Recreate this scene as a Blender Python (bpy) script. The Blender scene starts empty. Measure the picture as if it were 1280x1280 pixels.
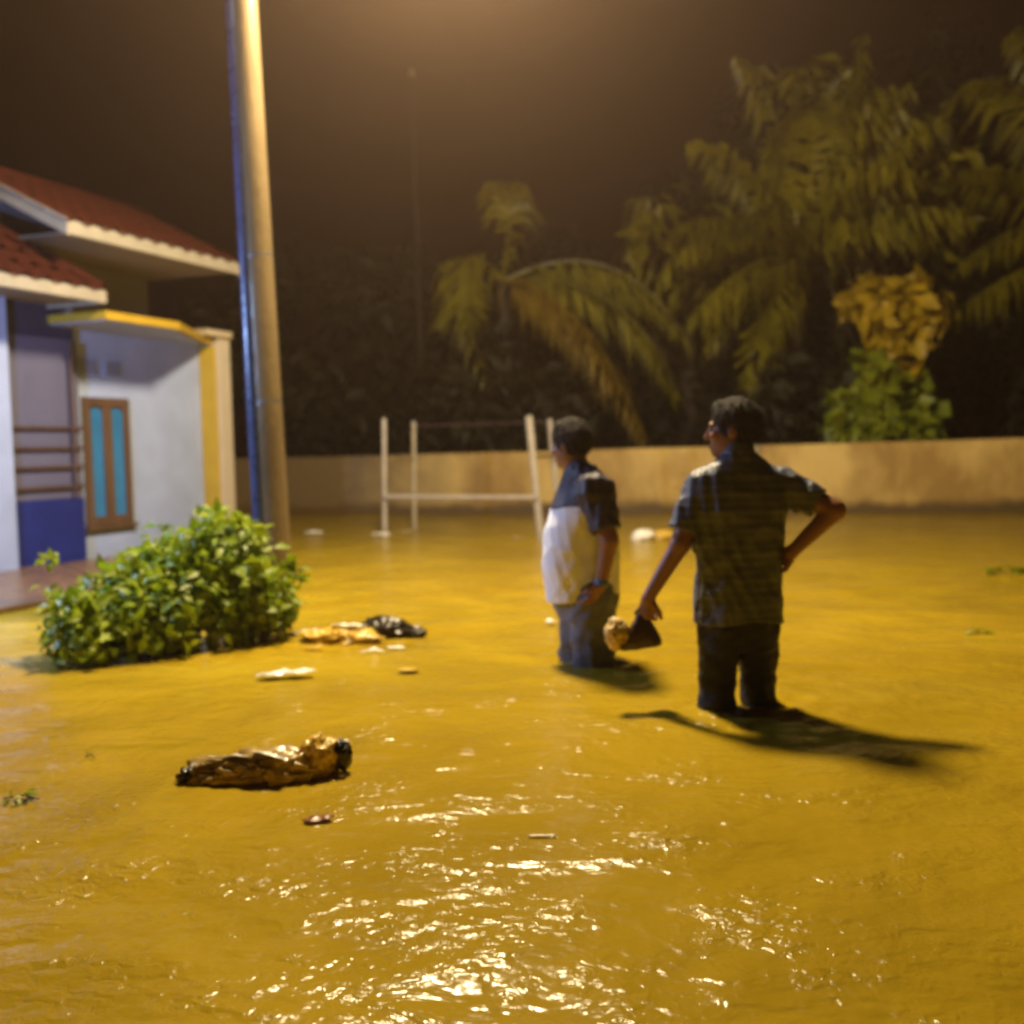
import bpy, bmesh, math, random
import numpy as np
from mathutils import Vector, Matrix, Euler, noise

random.seed(7)
RNG = np.random.default_rng(11)
R = math.radians
scn = bpy.context.scene
col = scn.collection

# ------------------------------------------------------------------ camera
CAM_H = 1.11
PITCH, ROLL = 3.66, -1.2
cam_rot = Euler((R(90 - PITCH), 0, 0)).to_matrix() @ Matrix.Rotation(R(ROLL), 3, 'Z')
cam_data = bpy.data.cameras.new('camera')
cam_data.sensor_width = 36
cam_data.lens = 36
cam_data.clip_start = 0.05
cam_data.clip_end = 1500
cam_data.dof.use_dof = True
cam_data.dof.focus_distance = 2.4
cam_data.dof.aperture_fstop = 1.9
cam = bpy.data.objects.new('camera', cam_data)
cam.matrix_world = Matrix.Translation((0, 0, CAM_H)) @ cam_rot.to_4x4()
col.objects.link(cam)
scn.camera = cam

# ------------------------------------------------------------------ night sky
world = bpy.data.worlds.new('World')
scn.world = world
world.use_nodes = True
wn, wl = world.node_tree.nodes, world.node_tree.links
wn.clear()
w_out = wn.new('ShaderNodeOutputWorld')
w_sky = wn.new('ShaderNodeTexSky')
w_sky.sky_type = 'NISHITA'
w_sky.sun_disc = False
w_sky.sun_elevation = R(-8)
w_sky.sun_rotation = R(200)
w_b1 = wn.new('ShaderNodeBackground')
w_b1.inputs['Strength'].default_value = 0.05
w_b2 = wn.new('ShaderNodeBackground')          # overcast lit from below by the town
w_b2.inputs['Color'].default_value = (0.050, 0.0185, 0.0110, 1)
w_b2.inputs['Strength'].default_value = 0.10
w_add = wn.new('ShaderNodeAddShader')
wl.new(w_sky.outputs[0], w_b1.inputs['Color'])
wl.new(w_b1.outputs[0], w_add.inputs[0])
wl.new(w_b2.outputs[0], w_add.inputs[1])
wl.new(w_add.outputs[0], w_out.inputs['Surface'])

# ------------------------------------------------------------------ lamps (their fixtures are built below)
LAMP = Vector((-0.36, 7.1, 5.4))
LAMP_POWER = 3300
LAMP_COL = (1.0, 0.81, 0.47)
PORCH = Vector((-4.23, 5.93, 2.36))
PORCH_POWER = 640
PORCH_COL = (0.36, 0.55, 1.0)

# ------------------------------------------------------------------ exposure
vs = scn.view_settings
vs.view_transform = 'Standard'
vs.look = 'None'
vs.exposure = 0.0
vs.gamma = 1.0
cy = scn.cycles
cy.use_denoising = True
cy.use_adaptive_sampling = True
cy.adaptive_threshold = 0.02
cy.max_bounces = 4
cy.diffuse_bounces = 2
cy.glossy_bounces = 2
cy.transmission_bounces = 3
cy.transparent_max_bounces = 6
cy.volume_bounces = 0
cy.sample_clamp_indirect = 4.0
cy.caustics_reflective = False
cy.caustics_refractive = False
cy.pixel_filter_type = 'BLACKMAN_HARRIS'
cy.filter_width = 2.8

GROUND = -0.45


# ------------------------------------------------------------------ helpers
def ray(px, py):
    return (cam_rot @ Vector(((px - 640) / 1280, (640 - py) / 1280, -1)))


def at(px, py, z=0.0):
    d = ray(px, py)
    t = (z - CAM_H) / d.z
    return Vector((d.x * t, d.y * t, z))


def atY(px, py, Y):
    d = ray(px, py)
    t = Y / d.y
    return Vector((d.x * t, Y, CAM_H + d.z * t))


def tag(o, label=None, cat=None, group=None, kind=None):
    if label: o['label'] = label
    if cat: o['category'] = cat
    if group: o['group'] = group
    if kind: o['kind'] = kind
    return o


def thing(name, label, cat, loc=(0, 0, 0), rotz=0.0, group=None):
    o = bpy.data.objects.new(name, None)
    o.empty_display_size = 0.1
    o.location = loc
    o.rotation_euler = (0, 0, rotz)
    col.objects.link(o)
    return tag(o, label, cat, group)


def link(name, me, mat=None, parent=None, smooth=False):
    o = bpy.data.objects.new(name, me)
    if mat is not None and len(me.materials) == 0:
        me.materials.append(mat)
    if smooth:
        me.polygons.foreach_set('use_smooth', [True] * len(me.polygons))
    col.objects.link(o)
    if parent is not None:
        o.parent = parent
    return o


def pymesh(name, verts, faces):
    me = bpy.data.meshes.new(name)
    me.from_pydata([tuple(v) for v in verts], [], [tuple(f) for f in faces])
    me.update()
    return me


def npmesh(name, V, Q):
    """V (n,3) float, Q (m,4) or (m,3) int"""
    me = bpy.data.meshes.new(name)
    V = np.asarray(V, np.float32)
    Q = np.asarray(Q, np.int32)
    k = Q.shape[1]
    me.vertices.add(len(V))
    me.vertices.foreach_set('co', V.ravel())
    me.loops.add(Q.size)
    me.loops.foreach_set('vertex_index', Q.ravel())
    me.polygons.add(len(Q))
    me.polygons.foreach_set('loop_start', np.arange(0, Q.size, k, dtype=np.int32))
    me.update(calc_edges=True)
    me.validate()
    return me


def bm_mesh(name, bm):
    me = bpy.data.meshes.new(name)
    bm.to_mesh(me)
    bm.free()
    return me


def box(lo, hi, bevel=0.0, bm=None):
    own = bm is None
    if own: bm = bmesh.new()
    lo, hi = Vector(lo), Vector(hi)
    r = bmesh.ops.create_cube(bm, size=1)
    vsx = r['verts']
    for v in vsx:
        v.co = Vector([(lo[i] + hi[i]) / 2 + v.co[i] * (hi[i] - lo[i]) for i in range(3)])
    if bevel > 0:
        es = list({e for v in vsx for e in v.link_edges})
        bmesh.ops.bevel(bm, geom=es, offset=bevel, segments=2, affect='EDGES', profile=0.5)
    return bm


def tube(bm, pts, rads, seg=10, cap=True):
    pts = [Vector(p) for p in pts]
    rings = []
    n = len(pts)
    prev = None
    for i, p in enumerate(pts):
        t = (pts[min(i + 1, n - 1)] - pts[max(i - 1, 0)]).normalized()
        a = prev if prev is not None else (Vector((1, 0, 0)) if abs(t.x) < 0.8 else Vector((0, 1, 0)))
        s = (a - t * a.dot(t)).normalized()
        prev = s
        b = t.cross(s)
        r = rads[i] if isinstance(rads, (list, tuple)) else rads
        rings.append([bm.verts.new(p + (s * math.cos(k * 2 * math.pi / seg) + b * math.sin(k * 2 * math.pi / seg)) * r) for k in range(seg)])
    for i in range(n - 1):
        for k in range(seg):
            f = bm.faces.new((rings[i][k], rings[i][(k + 1) % seg], rings[i + 1][(k + 1) % seg], rings[i + 1][k]))
            f.smooth = True
    if cap:
        bm.faces.new(rings[0][::-1])
        bm.faces.new(rings[-1])
    return bm


# ------------------------------------------------------------------ materials
def mat(name, c, rough=0.6, var=0.2, scale=6.0, bump=0.0, bscale=40.0, c2=None, spec=0.5, metal=0.0,
        translucent=0.0, coat=0.0, detail=6.0, stretch=(1, 1, 1), rvar=0.12):
    m = bpy.data.materials.new(name)
    m.use_nodes = True
    n, l = m.node_tree.nodes, m.node_tree.links
    p = n['Principled BSDF']
    out = n['Material Output']
    tc = n.new('ShaderNodeTexCoord')
    mp = n.new('ShaderNodeMapping')
    mp.inputs['Scale'].default_value = stretch
    l.new(tc.outputs['Object'], mp.inputs['Vector'])
    nz = n.new('ShaderNodeTexNoise')
    nz.inputs['Scale'].default_value = scale
    nz.inputs['Detail'].default_value = detail
    nz.inputs['Roughness'].default_value = 0.62
    l.new(mp.outputs[0], nz.inputs['Vector'])
    ramp = n.new('ShaderNodeValToRGB')
    ramp.color_ramp.elements[0].position = 0.3
    ramp.color_ramp.elements[1].position = 0.7
    if c2 is None:
        ramp.color_ramp.elements[0].color = (*[x * (1 - var) for x in c], 1)
        ramp.color_ramp.elements[1].color = (*[min(1, x * (1 + var)) for x in c], 1)
    else:
        ramp.color_ramp.elements[0].color = (*c, 1)
        ramp.color_ramp.elements[1].color = (*c2, 1)
    l.new(nz.outputs['Fac'], ramp.inputs['Fac'])
    l.new(ramp.outputs['Color'], p.inputs['Base Color'])
    rr = n.new('ShaderNodeMapRange')
    rr.inputs['To Min'].default_value = max(0.03, rough - rvar)
    rr.inputs['To Max'].default_value = min(1, rough + rvar)
    l.new(nz.outputs['Fac'], rr.inputs['Value'])
    l.new(rr.outputs[0], p.inputs['Roughness'])
    p.inputs['Specular IOR Level'].default_value = spec
    p.inputs['Metallic'].default_value = metal
    p.inputs['Coat Weight'].default_value = coat
    if bump > 0:
        nb = n.new('ShaderNodeTexNoise')
        nb.inputs['Scale'].default_value = bscale
        nb.inputs['Detail'].default_value = 5
        l.new(mp.outputs[0], nb.inputs['Vector'])
        b = n.new('ShaderNodeBump')
        b.inputs['Strength'].default_value = bump
        b.inputs['Distance'].default_value = 0.02
        l.new(nb.outputs['Fac'], b.inputs['Height'])
        l.new(b.outputs[0], p.inputs['Normal'])
    if translucent > 0:
        tr = n.new('ShaderNodeBsdfTranslucent')
        l.new(ramp.outputs['Color'], tr.inputs['Color'])
        mx = n.new('ShaderNodeMixShader')
        mx.inputs[0].default_value = translucent
        l.new(p.outputs[0], mx.inputs[1])
        l.new(tr.outputs[0], mx.inputs[2])
        l.new(mx.outputs[0], out.inputs['Surface'])
    return m


M = {}
M['wall_plaster'] = mat('wall_plaster', (0.42, 0.25, 0.06), 0.62, scale=0.9, c2=(0.80, 0.56, 0.18), bump=0.25, bscale=18, detail=9, stretch=(1, 1, 0.55))
def wall_finish(m):
    """blotchy plaster: stronger contrast and a wet, silty tide mark along the foot"""
    n, l = m.node_tree.nodes, m.node_tree.links
    p = n['Principled BSDF']
    src = p.inputs['Base Color'].links[0].from_socket
    rampn = src.node
    rampn.color_ramp.elements[0].position = 0.40
    rampn.color_ramp.elements[1].position = 0.60
    tc = n.new('ShaderNodeTexCoord')
    sep = n.new('ShaderNodeSeparateXYZ')
    l.new(tc.outputs['Object'], sep.inputs[0])
    nz = n.new('ShaderNodeTexNoise')
    nz.inputs['Scale'].default_value = 2.5
    nz.inputs['Detail'].default_value = 6
    l.new(tc.outputs['Object'], nz.inputs['Vector'])
    add = n.new('ShaderNodeMath'); add.operation = 'MULTIPLY_ADD'
    add.inputs[1].default_value = -0.35
    l.new(nz.outputs['Fac'], add.inputs[0])
    l.new(sep.outputs['Z'], add.inputs[2])
    mr = n.new('ShaderNodeMapRange')
    mr.inputs['From Min'].default_value = 0.38
    mr.inputs['From Max'].default_value = 0.52
    l.new(add.outputs[0], mr.inputs['Value'])
    left_mask = n.new('ShaderNodeMath'); left_mask.operation = 'MULTIPLY_ADD'     # darker, duller brown stretch at the left
    left_mask.inputs[1].default_value = 2.4
    l.new(nz.outputs['Fac'], left_mask.inputs[0]); l.new(sep.outputs['X'], left_mask.inputs[2])
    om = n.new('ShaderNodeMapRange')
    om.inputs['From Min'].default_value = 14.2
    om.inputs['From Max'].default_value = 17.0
    l.new(left_mask.outputs[0], om.inputs['Value'])
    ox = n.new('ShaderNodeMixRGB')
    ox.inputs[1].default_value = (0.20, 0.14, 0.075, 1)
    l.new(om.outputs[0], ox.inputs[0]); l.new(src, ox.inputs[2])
    mx = n.new('ShaderNodeMixRGB')
    mx.inputs[1].default_value = (0.13, 0.078, 0.022, 1)
    l.new(mr.outputs[0], mx.inputs[0])
    l.new(ox.outputs[0], mx.inputs[2])
    l.new(mx.outputs[0], p.inputs['Base Color'])


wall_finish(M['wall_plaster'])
M['coping'] = mat('coping', (0.36, 0.27, 0.14), 0.6, 0.3, 3, 0.3, 30)
M['concrete'] = mat('concrete', (0.165, 0.118, 0.062), 0.30, 0.25, 3, 0.25, 45, stretch=(1, 1, 0.3))
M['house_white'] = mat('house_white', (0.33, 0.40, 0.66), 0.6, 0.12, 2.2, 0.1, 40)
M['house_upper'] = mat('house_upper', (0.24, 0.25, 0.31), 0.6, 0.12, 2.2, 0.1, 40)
M['lilac'] = mat('lilac', (0.105, 0.105, 0.19), 0.55, 0.08, 2.5, 0.08, 40)
M['royal_blue'] = mat('royal_blue', (0.008, 0.019, 0.17), 0.5, 0.18, 3, 0.08, 40)
M['navy'] = mat('navy', (0.022, 0.028, 0.075), 0.5, 0.15, 3)
M['yellow'] = mat('yellow', (0.47, 0.30, 0.022), 0.5, 0.1, 4, 0.08, 40)
M['cream'] = mat('cream', (0.52, 0.44, 0.34), 0.55, 0.07, 3, 0.08, 40)
M['fascia'] = mat('fascia', (0.33, 0.29, 0.235), 0.5, 0.12, 5)
M['soffit'] = mat('soffit', (0.20, 0.165, 0.13), 0.6, 0.15, 3)
M['tile'] = mat('tile', (0.042, 0.010, 0.006), 0.85, 0.3, 5, 0.25, 30, spec=0.05)
M['wood'] = mat('wood', (0.105, 0.058, 0.034), 0.45, 0.3, 8, 0.2, 40, stretch=(1, 1, 0.15))
M['dark_wood'] = mat('dark_wood', (0.085, 0.05, 0.045), 0.5, 0.3, 8)
M['pane'] = mat('pane', (0.03, 0.17, 0.40), 0.22, 0.15, 3)
M['vent'] = mat('vent', (0.17, 0.17, 0.22), 0.7, 0.2, 6)
M['terrace'] = mat('terrace', (0.20, 0.11, 0.05), 0.3, 0.3, 4, 0.15, 30)
M['frame_paint'] = mat('frame_paint', (0.44, 0.39, 0.33), 0.4, 0.15, 10)
M['metal'] = mat('metal', (0.35, 0.35, 0.36), 0.35, 0.15, 10, metal=0.8)
M['skin'] = mat('skin', (0.25, 0.105, 0.055), 0.42, 0.12, 12, 0.06, 120)
M['hair'] = mat('hair', (0.026, 0.014, 0.008), 0.62, 0.4, 60, 0.8, 160, stretch=(1, 1, 0.4), spec=0.28)
M['trouser_black'] = mat('trouser_black', (0.016, 0.014, 0.017), 0.7, 0.3, 8, 0.15, 60)
M['trouser_grey'] = mat('trouser_grey', (0.135, 0.135, 0.175), 0.75, 0.2, 7, 0.15, 60)
M['shirt_white'] = mat('shirt_white', (0.80, 0.80, 0.86), 0.75, 0.05, 6, 0.12, 50)
M['shirt_dark'] = mat('shirt_dark', (0.035, 0.028, 0.045), 0.6, 0.2, 8, 0.15, 60)
M['eye'] = mat('eye', (0.07, 0.05, 0.04), 0.35, 0.05)
M['watch'] = mat('watch', (0.03, 0.12, 0.30), 0.3, 0.1)
M['leaf_shrub'] = mat('leaf_shrub', (0.10, 0.18, 0.005), 0.45, scale=5, c2=(0.42, 0.48, 0.012), translucent=0.35, spec=0.4, rvar=0.2)
M['leaf_palm'] = mat('leaf_palm', (0.055, 0.056, 0.003), 0.42, scale=0.9, c2=(0.34, 0.285, 0.010), translucent=0.3)
M['leaf_dry'] = mat('leaf_dry', (0.13, 0.082, 0.005), 0.5, scale=1.4, c2=(0.34, 0.22, 0.014), translucent=0.3)
M['leaf_banana'] = mat('leaf_banana', (0.26, 0.165, 0.004), 0.5, scale=2.6, c2=(0.64, 0.44, 0.014), translucent=0.3, bump=0.3, bscale=14)
M['leaf_vine'] = mat('leaf_vine', (0.08, 0.125, 0.006), 0.45, scale=2, c2=(0.34, 0.36, 0.018), translucent=0.25)
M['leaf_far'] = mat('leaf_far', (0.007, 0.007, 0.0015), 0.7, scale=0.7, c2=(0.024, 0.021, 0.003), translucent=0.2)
M['bark'] = mat('bark', (0.035, 0.025, 0.016), 0.8, 0.35, 6, 0.6, 25)
M['twig'] = mat('twig', (0.09, 0.06, 0.03), 0.7, 0.3, 10)
M['plastic_white'] = mat('plastic_white', (0.85, 0.80, 0.70), 0.3, 0.08, 10)
M['plastic_black'] = mat('plastic_black', (0.026, 0.017, 0.012), 0.28, 0.3, 10, coat=0.1)
M['plastic_brown'] = mat('plastic_brown', (0.10, 0.042, 0.012), 0.28, scale=7, c2=(0.75, 0.52, 0.16), coat=0.15, bump=0.3, bscale=14)
M['plastic_yellow'] = mat('plastic_yellow', (0.62, 0.36, 0.035), 0.26, scale=8, c2=(0.75, 0.52, 0.10), coat=0.3)
M['bag_dark'] = mat('bag_dark', (0.055, 0.026, 0.020), 0.4, 0.3, 9, 0.3, 40)
M['bag_yellow'] = mat('bag_yellow', (0.60, 0.36, 0.06), 0.24, scale=12, c2=(0.78, 0.58, 0.22), bump=0.4, bscale=40)
M['leaf_litter'] = mat('leaf_litter', (0.22, 0.07, 0.02), 0.4, 0.3, 20)
M['lamp_metal'] = mat('lamp_metal', (0.22, 0.22, 0.23), 0.4, 0.1, 10, metal=0.6)
M['blue_tint_pipe'] = mat('blue_tint_pipe', (0.028, 0.046, 0.11), 0.28, 0.25, 6, 0.15, 30)  # cool light on the pole's side, put into the added pipe's colour
M['ground'] = mat('ground', (0.09, 0.065, 0.04), 0.9, 0.3, 1.0, 0.4, 10)


def soak(m, z0, z1, k):
    """cloth soaked dark above the water line, with an uneven edge"""
    n, l = m.node_tree.nodes, m.node_tree.links
    p = n['Principled BSDF']
    src = p.inputs['Base Color'].links[0].from_socket
    tc = n.new('ShaderNodeTexCoord')
    sep = n.new('ShaderNodeSeparateXYZ')
    l.new(tc.outputs['Object'], sep.inputs[0])
    nz = n.new('ShaderNodeTexNoise')
    nz.inputs['Scale'].default_value = 9
    l.new(tc.outputs['Object'], nz.inputs['Vector'])
    ad = n.new('ShaderNodeMath'); ad.operation = 'MULTIPLY_ADD'
    ad.inputs[1].default_value = -0.14
    l.new(nz.outputs['Fac'], ad.inputs[0]); l.new(sep.outputs['Z'], ad.inputs[2])
    mr = n.new('ShaderNodeMapRange')
    mr.inputs['From Min'].default_value = z0
    mr.inputs['From Max'].default_value = z1
    mr.inputs['To Min'].default_value = k
    l.new(ad.outputs[0], mr.inputs['Value'])
    hs = n.new('ShaderNodeHueSaturation')
    l.new(src, hs.inputs['Color']); l.new(mr.outputs[0], hs.inputs['Value'])
    l.new(hs.outputs[0], p.inputs['Base Color'])


soak(M['trouser_grey'], 0.45, 0.60, 0.6)
soak(M['trouser_black'], 0.45, 0.58, 0.6)


def polo_material():
    m = mat('polo', (0.066, 0.076, 0.135), 0.55, 0.35, 11, 0.15, 60)
    n, l = m.node_tree.nodes, m.node_tree.links
    p = n['Principled BSDF']
    src = p.inputs['Base Color'].links[0].from_socket
    tc = n.new('ShaderNodeTexCoord')
    w = n.new('ShaderNodeTexWave')
    w.bands_direction = 'Z'
    w.inputs['Scale'].default_value = 9.0
    w.inputs['Distortion'].default_value = 0.6
    w.inputs['Detail'].default_value = 1.0
    l.new(tc.outputs['Object'], w.inputs['Vector'])
    rp = n.new('ShaderNodeValToRGB')
    rp.color_ramp.elements[0].position = 0.55
    rp.color_ramp.elements[1].position = 0.8
    l.new(w.outputs['Fac'], rp.inputs['Fac'])
    mx = n.new('ShaderNodeMixRGB')
    mx.inputs[2].default_value = (0.10, 0.108, 0.165, 1)
    l.new(rp.outputs['Color'], mx.inputs[0])
    l.new(src, mx.inputs[1])
    l.new(mx.outputs[0], p.inputs['Base Color'])
    return m


M['polo'] = polo_material()


def emit(name, c, s):
    m = bpy.data.materials.new(name)
    m.use_nodes = True
    n, l = m.node_tree.nodes, m.node_tree.links
    n.remove(n['Principled BSDF'])
    e = n.new('ShaderNodeEmission')
    e.inputs['Color'].default_value = (*c, 1)
    e.inputs['Strength'].default_value = s
    l.new(e.outputs[0], n['Material Output'].inputs['Surface'])
    return m


M['lamp_glow'] = emit('lamp_glow', LAMP_COL, 12)
M['tube_glow'] = emit('tube_glow', PORCH_COL, 8)


def water_material():
    m = bpy.data.materials.new('muddy_water')
    m.use_nodes = True
    n, l = m.node_tree.nodes, m.node_tree.links
    p = n['Principled BSDF']
    tc = n.new('ShaderNodeTexCoord')
    # silt colour, swirled
    nz = n.new('ShaderNodeTexNoise')
    nz.inputs['Scale'].default_value = 0.55
    nz.inputs['Detail'].default_value = 9
    nz.inputs['Roughness'].default_value = 0.6
    nz.inputs['Distortion'].default_value = 1.6
    l.new(tc.outputs['Object'], nz.inputs['Vector'])
    rp = n.new('ShaderNodeValToRGB')
    rp.color_ramp.elements[0].position = 0.3
    rp.color_ramp.elements[1].position = 0.72
    rp.color_ramp.elements[0].color = (0.298, 0.193, 0.010, 1)
    rp.color_ramp.elements[1].color = (0.465, 0.307, 0.015, 1)
    l.new(nz.outputs['Fac'], rp.inputs['Fac'])
    l.new(rp.outputs['Color'], p.inputs['Base Color'])
    p.inputs['Roughness'].default_value = 0.17
    p.inputs['IOR'].default_value = 1.33
    p.inputs['Specular IOR Level'].default_value = 0.5

    def math_n(op, a=None, b=None, va=None, vb=None):
        k = n.new('ShaderNodeMath')
        k.operation = op
        if a is not None: l.new(a, k.inputs[0])
        if b is not None: l.new(b, k.inputs[1])
        if va is not None: k.inputs[0].default_value = va
        if vb is not None: k.inputs[1].default_value = vb
        return k.outputs[0]

    # rain rings: distance to random drop points
    height = None
    for sc_, freq, amp, rad in ((3.6, 70.0, 1.0, 0.34), (6.3, 90.0, 0.7, 0.30)):
        vo = n.new('ShaderNodeTexVoronoi')
        vo.voronoi_dimensions = '2D'
        vo.inputs['Scale'].default_value = sc_
        l.new(tc.outputs['Object'], vo.inputs['Vector'])
        d = vo.outputs['Distance']
        s = math_n('SINE', math_n('MULTIPLY', d, vb=freq))
        fall = n.new('ShaderNodeMapRange')
        fall.inputs['From Min'].default_value = 0.02
        fall.inputs['From Max'].default_value = rad
        fall.inputs['To Min'].default_value = 1
        fall.inputs['To Max'].default_value = 0
        l.new(d, fall.inputs['Value'])
        sep = n.new('ShaderNodeSeparateColor')
        l.new(vo.outputs['Color'], sep.inputs[0])
        on = math_n('GREATER_THAN', sep.outputs[0], vb=0.62)
        hh = math_n('MULTIPLY', math_n('MULTIPLY', s, fall.outputs[0]), on)
        hh = math_n('MULTIPLY', hh, vb=amp * 0.05)
        height = hh if height is None else math_n('ADD', height, hh)
    # wind and flow ripples
    for sc_, amp, st, det in ((2.6, 2.2, (0.8, 1.3, 1), 3), (8.0, 1.15, (0.8, 1.2, 1), 3), (24.0, 0.62, (1, 1, 1), 4)):
        mp = n.new('ShaderNodeMapping')
        mp.inputs['Scale'].default_value = st
        mp.inputs['Rotation'].default_value = (0, 0, R(18))
        l.new(tc.outputs['Object'], mp.inputs['Vector'])
        w = n.new('ShaderNodeTexNoise')
        w.inputs['Scale'].default_value = sc_
        w.inputs['Detail'].default_value = det
        w.inputs['Distortion'].default_value = 0.5
        l.new(mp.outputs[0], w.inputs['Vector'])
        hh = math_n('MULTIPLY', w.outputs['Fac'], vb=amp)
        if sc_ > 5:      # gusts and rain make rough and calm patches
            gu = n.new('ShaderNodeTexNoise')
            gu.inputs['Scale'].default_value = 1.7 if sc_ < 15 else 2.9
            gu.inputs['Detail'].default_value = 3
            l.new(mp.outputs[0], gu.inputs['Vector'])
            gr = n.new('ShaderNodeMapRange')
            gr.inputs['From Min'].default_value = 0.40
            gr.inputs['From Max'].default_value = 0.66
            gr.inputs['To Min'].default_value = 0.12
            gr.inputs['To Max'].default_value = 1.9
            l.new(gu.outputs['Fac'], gr.inputs['Value'])
            hh = math_n('MULTIPLY', hh, gr.outputs[0])
        height = math_n('ADD', height, hh)
    b = n.new('ShaderNodeBump')
    b.inputs['Strength'].default_value = 1.0
    b.inputs['Distance'].default_value = 0.012
    l.new(height, b.inputs['Height'])
    l.new(b.outputs[0], p.inputs['Normal'])
    return m


M['water'] = water_material()

# ------------------------------------------------------------------ ground and flood water
g = link('ground', pymesh('ground', [(-300, -300, GROUND), (300, -300, GROUND), (300, 600, GROUND), (-300, 600, GROUND)], [(0, 1, 2, 3)]), M['ground'])
tag(g, kind='structure')


def graded(lo, hi, step, far_lo, far_hi):
    a = list(np.arange(lo, hi + 1e-6, step))
    s, x = step, a[-1]
    up = []
    while x < far_hi:
        s *= 1.35
        x += s
        up.append(min(x, far_hi))
    s, x = step, a[0]
    dn = []
    while x > far_lo:
        s *= 1.35
        x -= s
        dn.append(max(x, far_lo))
    return np.array(dn[::-1] + a + up)


xs = graded(-3.6, 4.2, 0.03, -60, 60)
ys = graded(0.8, 9.0, 0.03, -20, 60)
GX, GY = np.meshgrid(xs, ys, indexing='ij')
Z = np.zeros_like(GX)
for _ in range(34):
    lam = RNG.uniform(0.16, 1.1)
    th = RNG.uniform(-0.9, 0.9) + math.pi / 2 + 0.25
    k = 2 * math.pi / lam
    env = np.sin(GX * RNG.uniform(0.4, 1.6) + GY * RNG.uniform(0.4, 1.6) + RNG.uniform(0, 6)) * 0.5 + 0.6
    Z += 0.0021 * lam ** 0.9 * env * np.sin(k * (GX * math.cos(th) + GY * math.sin(th)) + RNG.uniform(0, 6.28))
# bow ripples round the legs
for (cx_, cy_, rr_) in ((0.83, 4.2, 0.07), (1.07, 4.37, 0.07), (0.42, 5.25, 0.12)):
    d = np.hypot(GX - cx_, GY - cy_)
    Z += 0.010 * np.cos((d - rr_) * 42) * np.exp(-(d - rr_) * 5.0) * (d > rr_ * 0.6)
nearw = np.clip((GY - 22) / -8, 0, 1) * np.clip((7 - abs(GX)) / 2, 0, 1)
Z *= nearw
nx_, ny_ = GX.shape
V = np.stack([GX, GY, Z], -1).reshape(-1, 3)
I = np.arange(nx_ * ny_).reshape(nx_, ny_)
Q = np.stack([I[:-1, :-1], I[1:, :-1], I[1:, 1:], I[:-1, 1:]], -1).reshape(-1, 4)
w = link('flood_water', npmesh('flood_water', V, Q), M['water'], smooth=True)
tag(w, kind='structure')

# ------------------------------------------------------------------ boundary wall
WL, WR = Vector((-2.78, 17.5, 0)), Vector((7.4, 14.8, 0))
wdir = (WR - WL).normalized()
wroot_pos = WL - wdir * 13
wroot_pos.z = GROUND
wall = thing('boundary_wall', 'long low plastered wall, stained and wet, along the far edge of the flood', 'wall', wroot_pos, math.atan2(wdir.y, wdir.x))
LEN = 42.0


def wall_top(s):
    return 1.0 + 0.075 * min(1, max(0, (s - 13) / 10.5)) - GROUND


bm = bmesh.new()
N = 84
rows = []
for i in range(N + 1):
    s = LEN * i / N
    h = wall_top(s) + 0.012 * noise.noise((s * 0.7, 0, 3)) + 0.006 * noise.noise((s * 3, 1, 3))
    j = 0.008 * noise.noise((s * 0.9, 5, 1))
    rows.append([bm.verts.new((s, y + j, z)) for (y, z) in ((0, 0), (0, h * 0.5), (0, h - 0.012), (0.012, h), (0.138, h), (0.15, h - 0.012), (0.15, 0))])
for i in range(N):
    for k in range(6):
        bm.faces.new((rows[i][k], rows[i + 1][k], rows[i + 1][k + 1], rows[i][k + 1]))
bm.faces.new(rows[0][::-1]); bm.faces.new(rows[-1])
bmesh.ops.recalc_face_normals(bm, faces=bm.faces[:])
wm = M['wall_plaster']
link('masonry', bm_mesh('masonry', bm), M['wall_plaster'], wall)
for s in (5.5, 19.7, 28.6):      # flush piers, a little proud
    bm = box((s - 0.16, -0.035, 0), (s + 0.16, 0.17, wall_top(s) + 0.004), 0.01)
    link('pier', bm_mesh('pier', bm), M['coping'], wall)

# ------------------------------------------------------------------ house (local x runs along the street wall, -y faces the street)
HO = Vector((-4.77, 9.7, 0))
house = thing('house', 'small blue and white house with red tiled roofs and yellow window frame', 'house', HO, math.atan2(0.928, 0.371))


def hbox(name, lo, hi, m, parent=house, bevel=0.006):
    lo2 = [min(a, b) for a, b in zip(lo, hi)]
    hi2 = [max(a, b) for a, b in zip(lo, hi)]
    return link(name, bm_mesh(name, box(lo2, hi2, bevel)), M[m], parent)


# set-back upper wall with a gable on its near side
gx0, gx1, gy0, gy1 = 0.55, 2.6, 0.5, 1.7
RV = -0.60
rise = 0.51
eave_v, eave_z = 0.7, 3.2


def roofz(v):      # upper roof underside height over outward offset v
    return eave_z + (eave_v - v) * rise if v > RV else eave_z + (eave_v - RV) * rise - (RV - v) * rise


bm = bmesh.new()
prof = [(gy0, GROUND), (gy1, GROUND), (gy1, roofz(-gy1) - 0.06), (-RV, roofz(RV) - 0.06), (gy0, roofz(-gy0) - 0.06)]
a = [bm.verts.new((gx0, y, z)) for y, z in prof]
b = [bm.verts.new((gx1, y, z)) for y, z in prof]
bm.faces.new(a); bm.faces.new(b[::-1])
for i in range(5):
    bm.faces.new((a[i], b[i], b[(i + 1) % 5], a[(i + 1) % 5]))
bmesh.ops.recalc_face_normals(bm, faces=bm.faces[:])
link('upper_wall', bm_mesh('upper_wall', bm), M['house_upper'], house)

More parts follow.
